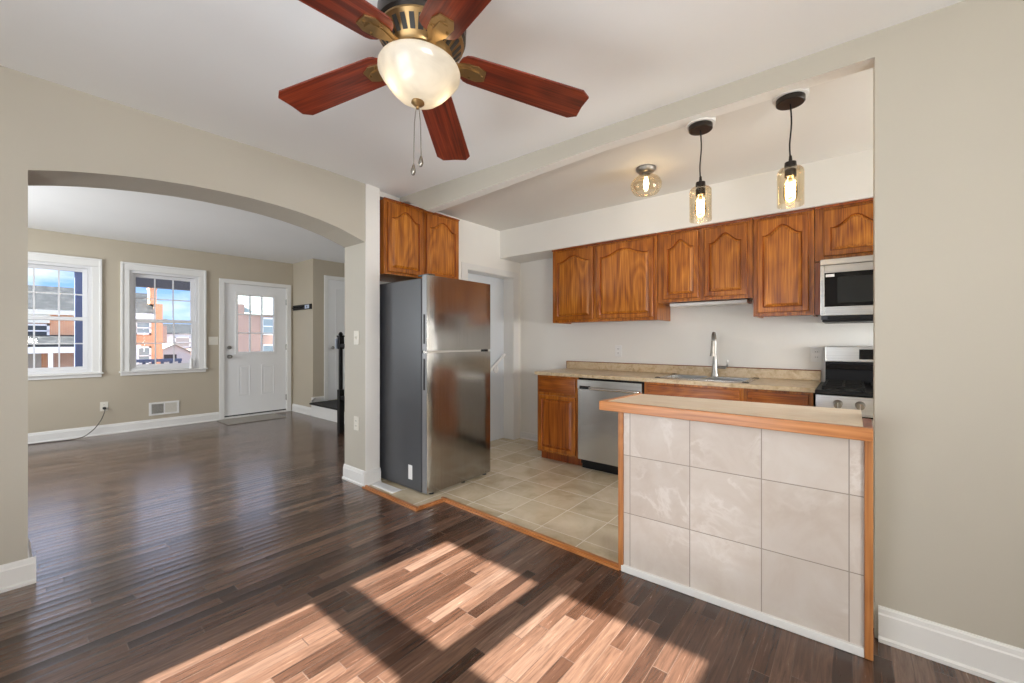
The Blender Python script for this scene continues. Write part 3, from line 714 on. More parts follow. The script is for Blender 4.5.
# ------------------------------------------------------------------ small living room things
def wall_plate(name, c, nrm, w_, h_, label, cat, kind_, n=1):
    """cover plate: kind_ 'outlet' or 'switch', facing nrm (+x, -y)"""
    r = thing(name, c, label, cat)
    c = Vector(c); ax = Vector((0, 1, 0)) if abs(nrm[0]) else Vector((1, 0, 0)); N = Vector(nrm)
    def bx(u, w0, z, hu, hw, hz, name_, mt, bev=.002):
        a = c + ax * (u - hu) + N * w0 + Vector((0, 0, z - hz)); b = c + ax * (u + hu) + N * (w0 + hw) + Vector((0, 0, z + hz))
        lo = [min(a[i], b[i]) for i in range(3)]; hi = [max(a[i], b[i]) for i in range(3)]
        B(lo[0], hi[0], lo[1], hi[1], lo[2], hi[2], bev).build(name_, mt, r)
    mt_ = 'whiteplastic' if c.y > 4 else 'plate'; bx(0, .0005, 0, w_ / 2, .006, h_ / 2, 'cover', mt_)
    for i in range(n):
        u = (i - (n - 1) / 2) * .046
        if kind_ == 'switch':
            bx(u, .006, 0, .006, .010, .013, 'toggle', 'plate')
        else:
            for z in (-.021, .021):
                bx(u, .006, z, .016, .002, .013, 'receptacle', mt_)
                m = MB()
                for du in (-.006, .006):
                    a = c + ax * (u + du - .0014) + N * .0078 + Vector((0, 0, z - .004)); b = c + ax * (u + du + .0014) + N * .009 + Vector((0, 0, z + .005))
                    m.box(min(a.x, b.x), max(a.x, b.x), min(a.y, b.y), max(a.y, b.y), a.z, b.z)
                m.build('slot', 'dark', r.children[-1])
    return r
wall_plate('light_switch', (-7.45, 1.975, 1.208), (1, 0, 0), .125, .122, 'double light switch plate left of the front door', 'switch', 'switch', 2)
wall_plate('wall_outlet', (-7.45, .795, .365), (1, 0, 0), .075, .118, 'wall outlet with a plugged-in cord under the living room windows', 'outlet', 'outlet')
wall_plate('light_switch', (-3.27, 1.895, 1.24), (0, -1, 0), .075, .118, 'light switch on the pillar at the right end of the arch', 'switch', 'switch')
wall_plate('wall_outlet', (-3.27, 1.895, .51), (0, -1, 0), .075, .118, 'wall outlet low on the pillar at the right end of the arch', 'outlet', 'outlet')
wall_plate('wall_outlet', (-1.882, YB, 1.106), (0, -1, 0), .075, .118, 'kitchen wall outlet above the dishwasher', 'outlet', 'outlet')
wall_plate('wall_outlet', (-.222, YB, 1.106), (0, -1, 0), .075, .118, 'kitchen wall outlet just left of the range', 'outlet', 'outlet')
r = thing('power_cord', (-7.42, .6, 0), 'thin grey power cord hanging from the outlet and lying along the baseboard', 'cord')
pts = [(-7.415, .795, .342), (-7.39, .793, .30), (-7.385, .76, .2), (-7.39, .70, .10), (-7.37, .62, .03), (-7.36, .54, .008), (-7.37, .42, .006), (-7.40, .28, .006), (-7.40, .1, .006), (-7.38, -.2, .006)]
def smooth_path(p, n=6):
    p = [Vector(q) for q in p]; out = []
    for i in range(len(p) - 1):
        a, b, c_, d = p[max(i - 1, 0)], p[i], p[i + 1], p[min(i + 2, len(p) - 1)]
        for k_ in range(n):
            t = k_ / n; out.append(.5 * ((2 * b) + (c_ - a) * t + (2 * a - 5 * b + 4 * c_ - d) * t * t + (3 * b - a - 3 * c_ + d) * t ** 3))
    return out + [p[-1]]
MB().tube(smooth_path(pts), .005, 8).build('cable', 'cord', r, 60)
B(-7.442, -7.408, .78, .81, .33, .36, .006).build('plug', 'black', r)
r = thing('wall_vent', (-7.45, 1.40, .18), 'white return air grille above the living room baseboard', 'vent')
m = MB()
for (a, b, c_, d) in ((1.235, 1.2618, .18, .358), (1.5382, 1.565, .18, .358), (1.262, 1.538, .18, .203), (1.262, 1.538, .335, .358), (1.392, 1.408, .2032, .3348)): m.box(-7.4495, -7.440, a, b, c_, d)
m.build('frame', 'trim', r)
for (a, b) in ((1.262, 1.392), (1.408, 1.538)):
    m = MB()
    for i in range(9): m.box(-7.4455, -7.442, a, b, .206 + i * .0145, .206 + i * .0145 + .009)
    m.box(-7.4495, -7.446, a, b, .203, .335, mi=1)
    m.build('louvre', ['vent', 'dark'] if a < 1.3 else ['plate', 'vent'], r)
B(-7.40, -6.90, 2.01, 2.80, .001, .012, .004).build('door_mat', 'mat', label='thin grey mat lying in front of the white front door', category='mat')
r = thing('coat_rack', (-7.08, 3.128, 1.72), 'black coat rack board on the wall right of the front door', 'coat rack')
B(-7.40, -6.745, 3.106, 3.1275, 1.722, 1.806, .004).build('board', 'blackpaint', r)
B(-6.95, -6.80, 3.102, 3.1055, 1.735, 1.795, .002).box(-6.89, -6.86, 3.0995, 3.102, 1.75, 1.78, .002, mi=1).build('plaque', ['bluewhite', 'porchgrey'], r)
for x in (-7.30, -7.14, -7.0):
    MB().tube([(x, 3.108, 1.775), (x, 3.075, 1.765), (x, 3.06, 1.745), (x, 3.055, 1.765)], .006, 8).build('hook', 'blackpaint', r, 60)
r = thing('canister', (-7.425, 1.70, .809), 'small white cylinder standing at the right end of the middle window sill', 'canister')
MB().lathe([(0, .809), (.021, .809), (.022, .815), (.022, .93), (.016, .942), (0, .942)], -7.425, 1.70, 20).build('body', 'whiteplastic', r, 40)
MB().lathe([(.011, .9425), (.012, .945), (.012, .965), (0, .967)], -7.425, 1.70, 16).build('cap', 'whiteplastic', r, 40)
r = B(-3.10, -2.80, 1.925, 2.015, .0125, .017, .001).box(-3.09, -2.81, 1.935, 2.005, .017, .019).build('floor_register', 'whiteplastic', label='white flat register lying on the tiles in front of the refrigerator', category='vent')

# ------------------------------------------------------------------ cabinet doors
def raised_door(m, mapf, u0, u1, v0, v1, th=.021, stile=.037, rise=.05, mi_panel=1):
    """frame-and-panel door with a cathedral (rise > 0) or square panel"""
    bm = m.bm
    def ring(pts, w_): return [bm.verts.new(mapf(p[0], p[1], w_)) for p in pts]
    def rect(i): return [(u0 + i, v0 + i), (u1 - i, v0 + i), (u1 - i, v1 - i), (u0 + i, v1 - i)]
    r0, r1, r2 = ring(rect(0), .001), ring(rect(0), th - .005), ring(rect(.005), th)
    fs = []
    def bridge(a, b, mi=0):
        n = len(a)
        for i in range(n):
            f = bm.faces.new((a[i], a[(i + 1) % n], b[(i + 1) % n], b[i])); f.material_index = mi; fs.append(f)
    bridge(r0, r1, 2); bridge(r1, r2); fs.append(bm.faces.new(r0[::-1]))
    a0, a1, b0, b1 = u0 + stile, u1 - stile, v0 + stile, v1 - stile - (.014 if rise else 0)
    pts = [(a0, b0), (a1, b0)]
    N = 28; zs_ = b1 - rise
    for i in range(N + 1):
        t = 1 - 2 * i / N                      # 1 .. -1
        q = abs(t) / .90
        z = zs_ + (rise * (.5 + .5 * math.cos(PI * q)) if q < 1 else 0)
        pts.append((a0 + (a1 - a0) * (t + 1) / 2, z))
    cx, cy = (a0 + a1) / 2, (b0 + b1) / 2
    def inset(d):
        su, sv = (a1 - a0 - 2 * d) / (a1 - a0), (b1 - b0 - 2 * d) / (b1 - b0)
        return [(cx + (p[0] - cx) * su, cy + (p[1] - cy) * sv) for p in pts]
    p0, p1, p2 = ring(pts, th), ring(inset(.006), th - .011), ring(inset(.028), th - .001)
    edges = []
    for l in (r2, p0):
        for i in range(len(l)):
            e = bm.edges.get((l[i], l[(i + 1) % len(l)])) or bm.edges.new((l[i], l[(i + 1) % len(l)])); edges.append(e)
    rr = bmesh.ops.triangle_fill(bm, use_beauty=True, use_dissolve=False, edges=edges)
    fs += [g for g in rr['geom'] if isinstance(g, bmesh.types.BMFace)]
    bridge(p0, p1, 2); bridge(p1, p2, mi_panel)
    f = bm.faces.new(p2); f.material_index = mi_panel; fs.append(f)
    bmesh.ops.recalc_face_normals(bm, faces=fs)

def mapY(yf): return lambda u, v, w_: (u, yf - w_, v)
def mapX(xf): return lambda u, v, w_: (xf + w_, u, v)
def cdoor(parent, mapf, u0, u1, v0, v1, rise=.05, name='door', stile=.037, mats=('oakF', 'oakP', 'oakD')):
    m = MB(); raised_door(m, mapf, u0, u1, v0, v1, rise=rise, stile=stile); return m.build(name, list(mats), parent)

# cabinet over the refrigerator (faces +x)
r = thing('wall_cabinet', (-3.34, 2.48, 1.79), 'two-door oak cabinet above the refrigerator', 'cabinet', 'oak wall cabinets')
XF = -3.105
B(-3.55, XF, 2.052, 2.925, 1.792, 2.432).build('carcass', 'oakF', r)
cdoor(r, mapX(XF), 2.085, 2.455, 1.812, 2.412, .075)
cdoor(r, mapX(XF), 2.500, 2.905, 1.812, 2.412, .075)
B(XF - .01, XF + .012, 2.048, 2.928, 2.432, 2.444, .003).build('top_moulding', 'oakD', r)

# upper cabinets on the back wall
YU = 3.69
def upper(x0, x1, z0, z1, doors, label, rise=.06):
    r = thing('wall_cabinet', ((x0 + x1) / 2, YB - .17, z0), label, 'cabinet', 'oak wall cabinets')
    m = MB(); m.box(x0 + .0205, x1 - .0205, YU + .0195, YB - .001, z0 + .018, z1 - .0005); m.box(x0 + .001, x1 - .001, YU, YU + .019, z0, z1 - .0005); m.box(x0 + .001, x0 + .02, YU + .0195, YB - .001, z0, z1 - .0005); m.box(x1 - .02, x1 - .001, YU + .0195, YB - .001, z0, z1 - .0005)
    m.build('carcass', 'oakF', r)
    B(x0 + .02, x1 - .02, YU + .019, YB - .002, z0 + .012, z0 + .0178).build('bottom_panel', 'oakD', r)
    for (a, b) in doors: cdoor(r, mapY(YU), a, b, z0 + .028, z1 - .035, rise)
    B(x0 + .001, x1 - .001, YU - .022, YU + .004, z1 - .016, z1 - .001, .004).build('top_moulding', 'oakD', r)
    if x0 == -.600: B(x1 + .0005, x1 + .033, YU + .012, YU + .03, z0, 1.779).build('filler', 'oakD', r)
    return r
upper(-2.470, -1.349, 1.400, 2.172, [(-2.435, -1.985), (-1.945, -1.385)], 'oak wall cabinet at the left end of the row, two tall doors', .06)
upper(-1.347, -.602, 1.550, 2.172, [(-1.292, -1.000), (-.955, -.642)], 'short oak wall cabinet above the sink with two doors', .07)
upper(-.600, -.214, 1.402, 2.172, [(-.572, -.246)], 'narrow single-door oak wall cabinet left of the microwave', .07)
upper(-.212, .600, 1.783, 2.172, [(-.160, .190), (.215, .56)], 'low oak wall cabinet directly above the microwave', .075)
B(-1.28, -.66, 3.80, 3.98, 1.520, 1.549, .006).build('under_cabinet_light', 'whiteplastic', label='slim white light fixture under the short cabinet over the sink', category='lamp')

# ------------------------------------------------------------------ base cabinets, dishwasher, counter
YF = 3.43; ZC = .868
def base(x0, x1, label, fronts, toe=True):
    r = thing('base_cabinet', ((x0 + x1) / 2, 3.73, .012), label, 'cabinet', 'oak base cabinets')
    m = MB(); m.box(x0, x0 + .018, YF + .02, YB - .001, .10, ZC - .001); m.box(x1 - .018, x1, YF + .02, YB - .001, .10, ZC - .001); m.box(x0 + .0185, x1 - .0185, YF + .02, YB - .015, .10, .118)
    m.box(x0 + .0185, x1 - .0185, YB - .014, YB - .001, .10, ZC - .001)
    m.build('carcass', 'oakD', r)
    m = MB(); m.box(x0, x1, YF, YF + .0199, .10, .125).box(x0, x1, YF, YF + .0199, ZC - .03, ZC - .001).box(x0, x0 + .035, YF, YF + .0199, .125, ZC - .03).box(x1 - .035, x1, YF, YF + .0199, .125, ZC - .03).box(x0 + .035, x1 - .035, YF, YF + .0199, .66, .70)
    m.build('face_frame', 'oak', r)
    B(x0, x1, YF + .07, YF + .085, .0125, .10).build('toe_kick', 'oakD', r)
    for (kind_, a, b, z0, z1) in fronts:
        if kind_ == 'drawer':
            m = MB(); m.box(a, b, YF - .019, YF - .0005, z0, z1, .005).box(a + .03, b - .03, YF - .0215, YF - .018, z0 + .03, z1 - .03, .002); m.build('drawer', 'oakH', r)
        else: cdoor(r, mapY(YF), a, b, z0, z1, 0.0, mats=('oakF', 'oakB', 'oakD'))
    return r
base(-2.480, -2.012, 'oak base cabinet left of the dishwasher with one drawer over one door', [('drawer', -2.455, -2.032, .700, .853), ('door', -2.455, -2.032, .118, .672)])
base(-1.365, -.618, 'oak sink base cabinet partly hidden by the peninsula top', [('drawer', -1.335, -.645, .700, .850), ('door', -1.335, -1.0, .118, .672), ('door', -.985, -.645, .118, .672)])
base(-.616, -.205, 'narrow oak base cabinet between sink and range', [('drawer', -.592, -.228, .700, .850), ('door', -.592, -.228, .118, .672)])

r = thing('dishwasher', (-1.69, 3.7, .012), 'stainless steel dishwasher between the oak base cabinets', 'dishwasher')
B(-2.005, -1.372, 3.44, 4.0, .10, .862).build('tub', 'black', r)
d = B(-1.998, -1.378, 3.405, 3.438, .105, .850, .006).build('door', 'steelD', r)
B(-1.998, -1.378, 3.398, 3.4045, .765, .850, .003).build('control_strip', 'steelX', r)
B(-1.975, -1.86, 3.3955, 3.3979, .765, .795, .001).build('badge_strip', 'glassblack', r)
m = MB(); m.tube(smooth_path([(-1.87, 3.396, .778), (-1.85, 3.368, .778), (-1.80, 3.362, .778), (-1.46, 3.362, .778), (-1.41, 3.368, .778), (-1.395, 3.396, .778)], 4), .012, 12)
m.build('handle', 'chrome', r, 50)
B(-1.985, -1.39, 3.47, 3.485, .0125, .10).box(-1.985, -1.39, 3.445, 3.47, .06, .099).build('toe_kick', 'black', r)

r = thing('countertop', (-1.35, 3.72, ZC), 'beige speckled laminate countertop along the back wall', 'countertop')
SX, SY = (-1.265, -.625), (3.50, 3.86); cx0, cx1, cy0, cy1 = -2.503, -.192, 3.405, 4.0349
m = MB()
m.box(cx0, SX[0], cy0, cy1, ZC, .900, .004).box(SX[1], cx1, cy0, cy1, ZC, .900, .004).box(SX[0] - .004, SX[1] + .004, cy0, SY[0], ZC, .900, .004).box(SX[0] - .004, SX[1] + .004, SY[1], cy1, ZC, .900, .004)
m.build('slab', 'laminate', r)
bs = B(cx0 + .004, cx1, 4.014, 4.0349, .9005, .978, .004).build('backsplash', 'laminate', r)
B(cx0 + .004, cx1, 4.012, 4.0349, .9785, .985, .002).box(cx0 + .001, cx0 + .0038, 4.012, 4.0349, .9005, .985).build('backsplash_edging', 'rust', bs)

r = thing('kitchen_sink', (-.945, 3.71, .75), 'stainless steel double drop-in sink in the beige countertop', 'sink')
m = MB()
for (a, b, c_, d) in ((-1.295, -1.25, 3.475, 3.955), (-.64, -.598, 3.475, 3.955), (-1.295, -.598, 3.475, 3.515), (-1.295, -.598, 3.845, 3.955), (-.96, -.93, 3.515, 3.845)): m.box(a, b, c_, d, .9005, .908, .002)
m.build('rim', 'chrome', r)
for (a, b) in ((-1.25, -.96), (-.93, -.64)):
    m = MB()
    m.box(a - .003, a, 3.512, 3.848, .74, .904).box(b, b + .003, 3.512, 3.848, .74, .904).box(a, b, 3.512, 3.515, .74, .904).box(a, b, 3.845, 3.848, .74, .904).box(a - .003, b + .003, 3.512, 3.848, .737, .74)
    o = m.build('basin', 'steelX', r)
    MB().cyl(((a + b) / 2, 3.68, .7402), ((a + b) / 2, 3.68, .743), .045).build('drain', 'nickel', o, 40)
r = thing('faucet', (-.925, 3.90, .908), 'brushed nickel gooseneck faucet behind the sink', 'faucet')
fx, fy = -.925, 3.90
MB().lathe([(0, .9085), (.030, .9085), (.030, .916), (.026, .93), (.022, .98), (.016, 1.09), (.0135, 1.10)], fx, fy, 24).build('body', 'nickel', r, 40)
neck = [(fx, fy, 1.09), (fx, fy, 1.20)] + [(fx + .0016 * i, fy - .062 + .062 * math.cos(a), 1.22 + .062 * math.sin(a)) for i, a in enumerate([R(x) for x in range(0, 181, 20)])]
MB().tube(neck, .0115, 12).build('neck', 'nickel', r, 60)
MB().tube([(fx + .0145, fy - .124, 1.215), (fx + .013, fy - .126, 1.16), (fx + .012, fy - .128, 1.095)], [.0125, .015, .018], 14).tube([(fx + .012, fy - .128, 1.0949), (fx + .012, fy - .1285, 1.082)], [.021, .021], 14).build('spray_head', 'pewter', r, 50)
MB().tube([(fx + .018, fy, .985), (fx + .085, fy - .005, .985)], .014, 12).tube([(fx + .080, fy - .005, .985), (fx + .098, fy - .007, 1.0), (fx + .100, fy - .007, 1.045)], [.009, .008, .006], 10).build('lever', 'nickel', r, 50)

# ------------------------------------------------------------------ range
r = thing('range', (.195, 3.68, .012), 'stainless gas range with black cooktop behind the right end of the peninsula', 'stove')
rx0, rx1 = -.186, .576
B(rx0 + .002, rx1 - .002, 3.36, 4.03, .03, .868).build('body', 'black', r)
MB().prism([(3.352, .745), (3.315, .752), (3.330, .866), (3.359, .868)], 'x', rx0, rx1).build('control_panel', 'steelX', r, recalc=True)
for i in range(5):
    x = -.073 + i * .108
    o = MB().cyl((x, 3.326, .818), (x, 3.306, .815), .026, .022, 20).cyl((x, 3.306, .815), (x, 3.285, .812), .022, .020, 20).build('knob', 'black' if False else 'pewter', r, 40)
    B(x - .003, x + .003, 3.281, 3.2855, .795, .829, .001).build('knob_grip', 'chrome', o)
B(rx0 - .006, rx1 + .006, 3.335, 3.985, .869, .898, .008).build('cooktop', 'black', r)
for gx in (rx0 + .03, rx0 + .28, rx0 + .52):
    m = MB(); g0, g1 = gx, gx + .215
    for yy in (3.37, 3.505, 3.64, 3.775, 3.91): m.box(g0, g1, yy, yy + .014, .910, .924, .003)
    for xx in (g0, (g0 + g1) / 2 - .007, g1 - .014): m.box(xx, xx + .014, 3.37, 3.924, .908, .922, .003)
    for (xx, yy) in ((g0, 3.37), (g1 - .014, 3.37), (g0, 3.91), (g1 - .014, 3.91)): m.box(xx, xx + .014, yy, yy + .014, .8985, .912)
    m.build('grate', 'iron', r)
    for yy in (3.50, 3.78): MB().cyl((gx + .107, yy, .8985), (gx + .107, yy, .909), .04, .034).build('burner', 'iron', r, 40)
bg_ = MB(); bg_.box(rx0 + .022, rx1 - .022, 3.955, 4.03, 1.055, 1.172, .006); bg_ = bg_.build('backguard', 'steelX', r)
B(rx0 + .024, rx1 - .024, 3.97, 4.03, .8985, 1.0545).build('backguard_vent', 'black', r)
B(rx0 + .026, rx1 - .026, 3.955, 3.969, 1.0, 1.04, .003).build('backguard_lip', 'glassblack', r)
B(.035, .355, 3.949, 3.9545, 1.078, 1.152, .002).build('display', 'glassblack', bg_)
od = B(rx0 + .004, rx1 - .004, 3.325, 3.358, .20, .735, .006).build('oven_door', 'steelX', r)
B(rx0 + .10, rx1 - .10, 3.321, 3.3245, .32, .60, .002).build('oven_window', 'glassblack', od)
MB().tube([(rx0 + .06, 3.324, .69), (rx0 + .06, 3.28, .69), (rx1 - .06, 3.28, .69), (rx1 - .06, 3.324, .69)], .011, 12).build('oven_handle', 'chrome', od, 50)
B(rx0 + .004, rx1 - .004, 3.33, 3.358, .05, .19, .006).build('warming_drawer', 'steelX', r)

# ------------------------------------------------------------------ microwave
r = thing('microwave', (.20, 3.8, 1.35), 'stainless over-the-range microwave with black glass door', 'microwave')
mx0, mx1, my = -.176, .584, 3.60
B(mx0 + .004, mx1 - .004, my + .03, 4.03, 1.362, 1.778).build('body', 'grey', r)
B(mx0, mx1, my + .004, my + .03, 1.738, 1.779, .004).build('vent_grille', 'steelX', r)
dr = MB(); DX1 = mx1 - .17
for (a, b, c_, d) in ((mx0, mx0 + .024, 1.388, 1.735), (DX1 - .012, DX1, 1.388, 1.735), (mx0 + .0245, DX1 - .0125, 1.388, 1.450), (mx0 + .0245, DX1 - .0125, 1.682, 1.735)): dr.box(a, b, my, my + .03, c_, d, .003)
dr = dr.build('door', 'steelX', r)
B(mx0 + .022, DX1 - .010, my + .003, my + .02, 1.448, 1.684).build('door_glass', 'glassblack', dr)
B(mx0 + .095, DX1 - .075, my + .0015, my + .0029, 1.475, 1.650).build('viewing_window', 'screen', dr)
B(mx0 + .030, mx0 + .078, my + .001, my + .0028, 1.655, 1.674).build('sticker', 'whiteplastic', dr, label='small pale sticker')
MB().tube([(DX1 - .05, my + .002, 1.43), (DX1 - .05, my - .04, 1.45), (DX1 - .05, my - .04, 1.68), (DX1 - .05, my + .002, 1.70)], .010, 12).build('handle', 'chrome', dr, 50)
B(DX1 + .002, mx1, my, my + .03, 1.388, 1.735, .003).build('control_panel', 'glassblack', r)
B(mx0 + .01, mx1 - .01, my + .012, 4.02, 1.345, 1.3615, .004).box(mx0 + .04, mx1 - .04, my + .006, my + .03, 1.362, 1.387).build('underside', 'black', r)

# ------------------------------------------------------------------ refrigerator
r = thing('refrigerator', (-2.93, 2.458, .012), 'stainless top-freezer refrigerator standing in the alcove beside the arch', 'refrigerator')
fy0, fy1 = 2.060, 2.785
body = B(-3.27, -2.608, fy0, fy1, .022, 1.706, .008).build('body', 'grey', r)
B(-3.31, -3.271, fy0 + .02, fy1 - .02, .05, 1.66).build('back_panel', 'black', r)
B(-2.6075, -2.595, fy0 + .02, fy1 - .02, .018, .0295).build('base_grille', 'black', r)
B(-2.6079, -2.600, fy0 + .006, fy1 - .006, .03, 1.705).build('door_gasket', 'black', r)
def fdoor(name, z0, z1, gz):
    bm_ = MB(); N = 14; pts = [(-2.5995, fy0), (-2.5995, fy1)]
    for i in range(N + 1):
        t = 1 - 2 * i / N; pts.append((-2.536 + .005 * (1 - t * t) - (0.006 if abs(t) > .99 else 0), (fy0 + fy1) / 2 + t * (fy1 - fy0) / 2))
    bm_.prism(pts, 'z', z0, z1)
    o = bm_.build(name, 'steel', r, 30)
    B(-2.597, -2.543, fy0 - .0022, fy0 - .0002, z0, z1).build('edge_trim', 'edgeGrey', o)
    B(-2.582, -2.562, fy0 - .0042, fy0 - .0023, gz[0], gz[1], .0008).build('recessed_grip', 'black', o)
    return o
fdoor('freezer_door', 1.137, 1.724, (1.19, 1.42)); fdoor('fridge_door', .030, 1.117, (.83, 1.075))
B(-2.597, -2.545, fy0 + .004, fy1 - .004, 1.118, 1.136).build('center_rail', 'chrome', r)
B(-2.59, -2.525, fy1 - .10, fy1 - .05, 1.1175, 1.1365, .002).build('center_hinge', 'black', r)
B(-2.68, -2.55, fy0 + .02, fy0 + .09, 1.7245, 1.738, .004).build('hinge_cover', 'grey', r)
B(-2.90, -2.615, fy0 + .2, fy0 + .6, 1.7065, 1.716).build('top_cap', 'grey', r)
for (x, y) in ((-2.565, fy0 + .06), (-2.565, fy0 + .40), (-2.565, fy1 - .06), (-3.2, fy0 + .06), (-3.2, fy1 - .06)):
    MB().cyl((x, y, .0125), (x, y, .0215), .022, .020, 14).cyl((x, y, .0215), (x, y, .029), .012, seg=8).build('foot', 'black', r, 40)
B(-2.775, -2.725, fy0 - .0012, fy0 - .0002, .10, .215).build('label', 'whiteplastic', body, label='white sticker low on the grey side')

# ------------------------------------------------------------------ tiled peninsula
r = thing('peninsula', (-.945, 2.06, 0), 'peninsula half wall faced with pale marbled square tiles', 'peninsula')
B(-.952, .050, 2.075, 2.40, .0125, .8475).build('body', 'white_wall', r)
B(-.935, .034, 2.068, 2.0748, .036, .8475).build('tile_panel', 'barTile', r)
B(-.962, -.9355, 2.056, 2.0748, .002, .8475, .003).build('corner_post', 'edgeZ', r)
B(.0345, .0605, 2.050, 2.0748, .002, .8475, .003).build('corner_post', 'edgeZ', r)
B(-.945, .034, 2.054, 2.0748, .001, .0355, .003).build('base_trim', 'trim', r)
pn = r
r = thing('bar_top', (-.49, 2.28, .856), 'tan bar top with orange wood edging on the tiled peninsula', 'countertop')
pn.rotation_euler = (0, 0, .031)
sl = MB().prism([(-1.02, 2.025), (.030, 2.025), (.030, 2.53), (-.985, 2.44)], 'z', .8485, .8935).build('slab', 'barTop', r)
e_ = MB().box(-1.045, .058, 2.0, 2.0245, .8482, .897, .004)
e_.build('front_edging', 'edge', r)
MB().prism([(-1.045, 2.0248), (-1.0205, 2.0248), (-.9855, 2.44), (-1.01, 2.44)], 'z', .8485, .8965).build('side_edging', 'edge', r)
B(.0305, .0585, 2.025, 2.255, .8485, .8965, .003).build('side_edging', 'oakD', r)

# ------------------------------------------------------------------ ceiling fan
FX, FY = -1.189, .9358
ZB = 2.2396
r = thing('ceiling_fan', (FX, FY, zd(FX, FY)), 'five-blade ceiling fan with cherry blades and a frosted glass light bowl', 'ceiling fan')
zc = zd(FX, FY)
MB().lathe([(.0, zc - .001), (.085, zc - .001), (.085, zc - .02), (.07, zc - .045), (.055, zc - .05), (0, zc - .05)], FX, FY).build('canopy', 'bronze', r, 40)
MB().lathe([(0, zc - .051), (.06, zc - .051), (.125, zc - .075), (.150, zc - .11), (.156, zc - .15), (.156, 2.305), (.148, 2.294), (0, 2.294)], FX, FY, 56).build('motor_housing', 'bronze', r, 35)
m = MB().lathe([(0, 2.2935), (.149, 2.2935), (.150, 2.286), (.143, 2.280), (.108, 2.238), (.102, 2.234), (.098, 2.224), (0, 2.224)], FX, FY, 56)
for i in range(28):
    a = 2 * PI * i / 28; ca, sa = math.cos(a), math.sin(a); tx, ty = -sa * .0085, ca * .0085
    q = [(.1405, 2.2770), (.1118, 2.2426)]
    pts = []
    for (rr_, zz, sg) in ((q[0][0], q[0][1], 1), (q[0][0], q[0][1], -1), (q[1][0], q[1][1], -1), (q[1][0], q[1][1], 1)):
        pts.append((FX + ca * (rr_ + .001) + tx * sg, FY + sa * (rr_ + .001) + ty * sg, zz - .001))
    m.poly(pts, 1)
m.build('vent_band', ['brass', 'dark'], r, 35)
MB().lathe([(0, 2.2235), (.084, 2.2235), (.084, 2.208), (.07, 2.202), (0, 2.202)], FX, FY).build('flywheel', 'bronze', r, 40)
DROOP = R(6.0)
for kf in range(5):
    ang = 3.4519 + kf * 2 * PI / 5
    out = []
    for i in range(9): a = PI / 2 + PI * i / 8; out.append((.178 + .045 * math.cos(a), .068 * math.sin(a)))
    out += [(.40, -.076), (.596, -.082), (.628, -.058), (.624, 0), (.628, .058), (.596, .082), (.40, .076)]
    b_ = MB().prism(out, 'z', -.003, .003).build('blade', 'blade', smooth=30, origin=(0, 0, 0))
    b_.parent = r
    b_.matrix_local = Matrix.Translation((0, 0, ZB - r.location.z)) @ Matrix.Rotation(ang, 4, 'Z') @ Matrix.Rotation(DROOP, 4, 'Y') @ Matrix.Rotation(R(-1.5), 4, 'X')
    m = MB()
    m.prism([(.070, -.016), (.115, -.014), (.150, -.032), (.205, -.038), (.236, -.024), (.236, .024), (.205, .038), (.150, .032), (.115, .014), (.070, .016)], 'z', -.0085, -.0034)
    m.prism([(.075, -.007), (.12, -.005), (.168, -.020), (.212, -.014), (.212, .014), (.168, .020), (.12, .005), (.075, .007)], 'z', -.0125, -.0086)
    for (px2, py2) in ((.180, .026), (.180, -.026), (.223, 0)): m.cyl((px2, py2, -.0135), (px2, py2, -.008), .0045, seg=10)
    o_ = m.build('blade_iron', 'brass', smooth=30, origin=(0, 0, 0)); o_.parent = b_
MB().lathe([(0, 2.2015), (.055, 2.2015), (.06, 2.194), (.05, 2.184), (0, 2.184)], FX, FY).build('light_fitter', 'brass', r, 40)
bowl = MB().lathe([(.130, 2.188), (.140, 2.184), (.1435, 2.175), (.1425, 2.165), (.132, 2.148), (.115, 2.126), (.097, 2.104), (.078, 2.086), (.054, 2.073), (.026, 2.066), (.0, 2.065)], FX, FY, 56)
bowl.build('light_bowl', 'bowl', r, 60)
for a in (R(62), R(242)):
    MB().sph((FX + .068 * math.cos(a), FY + .068 * math.sin(a), 2.124), .022, (1, 1, 1.2)).build('bulb', 'fanbulb', r, 60)
MB().lathe([(0, 2.0645), (.022, 2.0645), (.023, 2.059), (.014, 2.051), (.006, 2.047), (.005, 2.039), (0, 2.037)], FX, FY, 24).build('finial', 'brass', r, 50)
# the fan hangs a few degrees out of plumb; its chains hang straight down
g_ = Vector((math.cos(R(39.4)), math.sin(R(39.4)), 0)) * -.0448 + Vector((-math.sin(R(39.4)), math.cos(R(39.4)), 0)) * -.0624
for (dx, dy, zz) in ((-.010, -.010, 1.842), (.012, .006, 1.872)):
    def hang(z_, k_): return (FX + dx * k_ - g_.x * (2.051 - z_), FY + dy * k_ - g_.y * (2.051 - z_), z_)
    ch = MB().tube([hang(2.051, .3), hang(1.99, .8), hang(zz, 1)], .0016, 6).build('pull_chain', 'pewter', r)
    q_ = hang(zz, 1)
    MB().lathe([(0, zz + .002), (.003, zz), (.008, zz - .018), (.009, zz - .026), (.006, zz - .036), (0, zz - .04)], q_[0], q_[1], 16).build('pull_fob', 'pewter', ch, 50)
qt = Vector((0, 0, 1)).rotation_difference(Vector((-g_.x, -g_.y, 1)).normalized())
hub = Vector((FX, FY, ZB))
r.rotation_mode = 'QUATERNION'; r.rotation_quaternion = qt
r.location = hub - qt @ (hub - Vector(r.location))
r.location.z = zc - .0045

